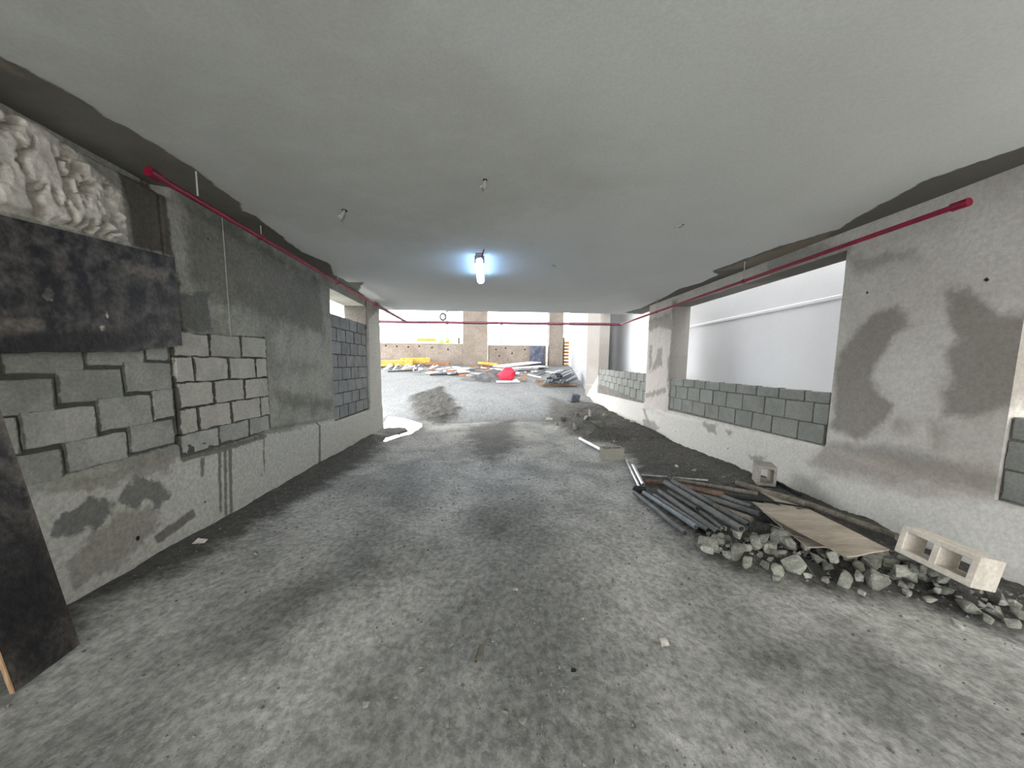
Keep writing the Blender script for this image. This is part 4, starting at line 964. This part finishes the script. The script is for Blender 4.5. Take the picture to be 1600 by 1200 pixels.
for k, (a, b, c_, d_, w_, h_) in enumerate([(770, 578, 850, 573, .9, .02), (778, 577, 838, 570, .8, .14), (790, 580, 848, 575, .5, .08)]):
    plank(a, b + 1.2, c_, d_ + 1.6, w_, .07, M_wh, ['widest white board at the base of the pile before the middle back opening', 'white board on top of the pile before the middle back opening', 'white board at the front of the pile before the middle back opening'][k], 'white_board', 'board', h=h_)
# dirt mound with red tarp bundle
p = at_far(775, 597); V = []; Fc = []; n = 26
for j in range(9):
    r = j / 8
    for k in range(n):
        a = 2 * math.pi * k / n; rx, ry = 1.25 * r, .6 * r
        h = .50 * (1 - r) ** 1.1 * (1 + .5 * float(fbm(np.array(3 + 2 * r * math.cos(a)), np.array(3 + 2 * r * math.sin(a)), 5, 3)))
        x, y = p[0] - .1 + rx * math.cos(a) * (1.3 if math.cos(a) < 0 else 1), p[1] + .5 + ry * math.sin(a); V.append((x, y, gz(x, y) + h - .03))
for j in range(8):
    for k in range(n): Fc.append((j * n + k, (j + 1) * n + k, (j + 1) * n + (k + 1) % n, j * n + (k + 1) % n))
solo('dirt_mound', V, Fc, surf('dark_dirt', (78, 78, 80), (108, 108, 108), scale=5, speck=.3, bump=.6), 'low grey dirt mound under the red bundle on the far floor', 'dirt', smooth=True)
p = at_far(792, 597); c = np.array([p[0], p[1] + .25, p[2] + .28])
bm = bmesh.new(); bmesh.ops.create_icosphere(bm, subdivisions=3, radius=1)
for v in bm.verts:
    q = v.co.copy(); s = 1 + .5 * float(fbm(np.array(q.x * 2 + 5), np.array(q.z * 2 + q.y * 1.7 + 5), 4, 3))
    top_ = .8 if q.z < 0 else 1 - .25 * abs(q.x)
    v.co = Vector((q.x * .40 * s + (.12 if q.z > .5 else 0) * .5, q.y * .3 * s, max(q.z, -.75) * .34 * s * top_))
    if q.z > .8: v.co.z += .06
bm.verts.index_update(); V = [tuple(np.array(v.co) + c) for v in bm.verts]; Fc = [tuple(v.index for v in q.verts) for q in bm.faces]; bm.free()
rt = thing('red_bundle', 'bright red crumpled tarp bundle on the dirt mound in the far yard', 'bundle', (c[0], c[1], p[2]))
part(rt, 'tarp', V, Fc, plain('red_tarp', (226, 52, 78), rough=.55), smooth=True)
V, f = bbox((c[0] + .02, c[1] - .12, p[2] + .05), (1.0, .6, .05), (.08, 0, .15), b=.01); solo('base_panel', V, f, M_wh, 'pale flat panel lying under the red bundle', 'panel')
V, f = bbox((c[0] + .62, c[1], p[2] + .2), (.35, .05, .05), (0, -.2, .2), b=.006); solo('wooden_handle', V, f, plain('tan_wood', (190, 150, 110)), 'short tan stick beside the red bundle', 'stick')
p = at_far(819, 596); V, f = hollow((p[0], p[1] + .1, p[2] + .17), (.26, .22, .30), 1, M_loose, rz=.1, wall=.04)
solo('brown_block', V, f, plain('brown_block', (150, 134, 120)), 'small brown block standing right of the red bundle on the far floor', 'block')
for k, (a, b, c_, d_) in enumerate([(805, 583, 845, 592), (795, 581, 812, 590), (835, 580, 870, 584), (850, 585, 836, 590)]):
    plank(a, b, c_, d_, .07, .07, M_gry if k % 2 else M_wh, ['grey-white bar lying diagonally behind the small brown block', 'grey bar lying just right of the red bundle', 'pale bar lying behind the rod pile', 'short grey bar left of the rod pile'][k], 'loose_bar', 'bar')
rg = random.Random(14)
M_scr = [M_wh, M_gry, M_br2, MATS['dull_rod'] if 'dull_rod' in MATS else M_gry, M_loose]
for k in range(44):
    px = rg.choice([rg.uniform(640, 770), rg.uniform(735, 770), rg.uniform(800, 846)]); py = rg.uniform(576, 590) if px < 770 else rg.uniform(576, 588)
    a = at_far(px, py); L = rg.uniform(.25, .9)
    V, f = bbox((a[0], a[1], a[2] + .08 + rg.uniform(0, .06)), (L, rg.uniform(.06, .16), rg.uniform(.05, .09)), (0, rg.uniform(-.12, .12), rg.uniform(-.7, .7)), b=.006)
    solo('timber_scrap', V, f, M_scr[k % 5], 'short scrap piece strewn over the far floor before the back wall', 'scrap', 'scrap pieces strewn before the back wall')
# rod pile on bearers
p = at_far(880, 605); bc = p + np.array([0, .5, 0])
for k, (dy, lab) in enumerate([(-.12, 'front timber bearer under the dark rod pile'), (.55, 'rear timber bearer under the dark rod pile')]):
    x = bc[0] - (.15 if k == 0 else .3); V, f = bbox((x, bc[1] + dy - .2, gz(x, bc[1] + dy) + .09), (1.5, .12, .12), (0, 0, .03), b=.01); solo('timber_bearer', V, f, plain('bearer', (140, 116, 92)), lab, 'timber')
rg = random.Random(4); i = 0
for row in range(5):
    for k in range(9 - row):
        x = bc[0] - .52 + .118 * k + .059 * row + rg.uniform(-.01, .01); z = bc[2] + .22 + .085 * row
        V, f = tube((x - .28, bc[1] - .62 + rg.uniform(-.1, .1), z + rg.uniform(-.01, .01)), (x + .35, bc[1] + .62 + rg.uniform(-.1, .1), z + .05), .042, 8, ri=.033)
        solo('steel_rod', V, f, M_alu if (i * 7) % 5 in (0, 2, 3) else plain('dull_rod', (104, 106, 116), rough=.5) if 'dull_rod' not in MATS else MATS['dull_rod'], 'short steel tube in the pile on timber bearers beside the white wall', 'tube', 'steel tubes piled on bearers'); i += 1
# dark grey lump by the right column foot
p = G(898, 628); g = gz(p[0], p[1]); V, f = bbox((p[0], p[1] + .1, g + .14), (.34, .26, .30), (.1, .15, .3), b=.03); solo('dark_crate', V, f, plain('slate_plastic', (88, 90, 100)), 'slate grey box on the floor near the right end column', 'box')
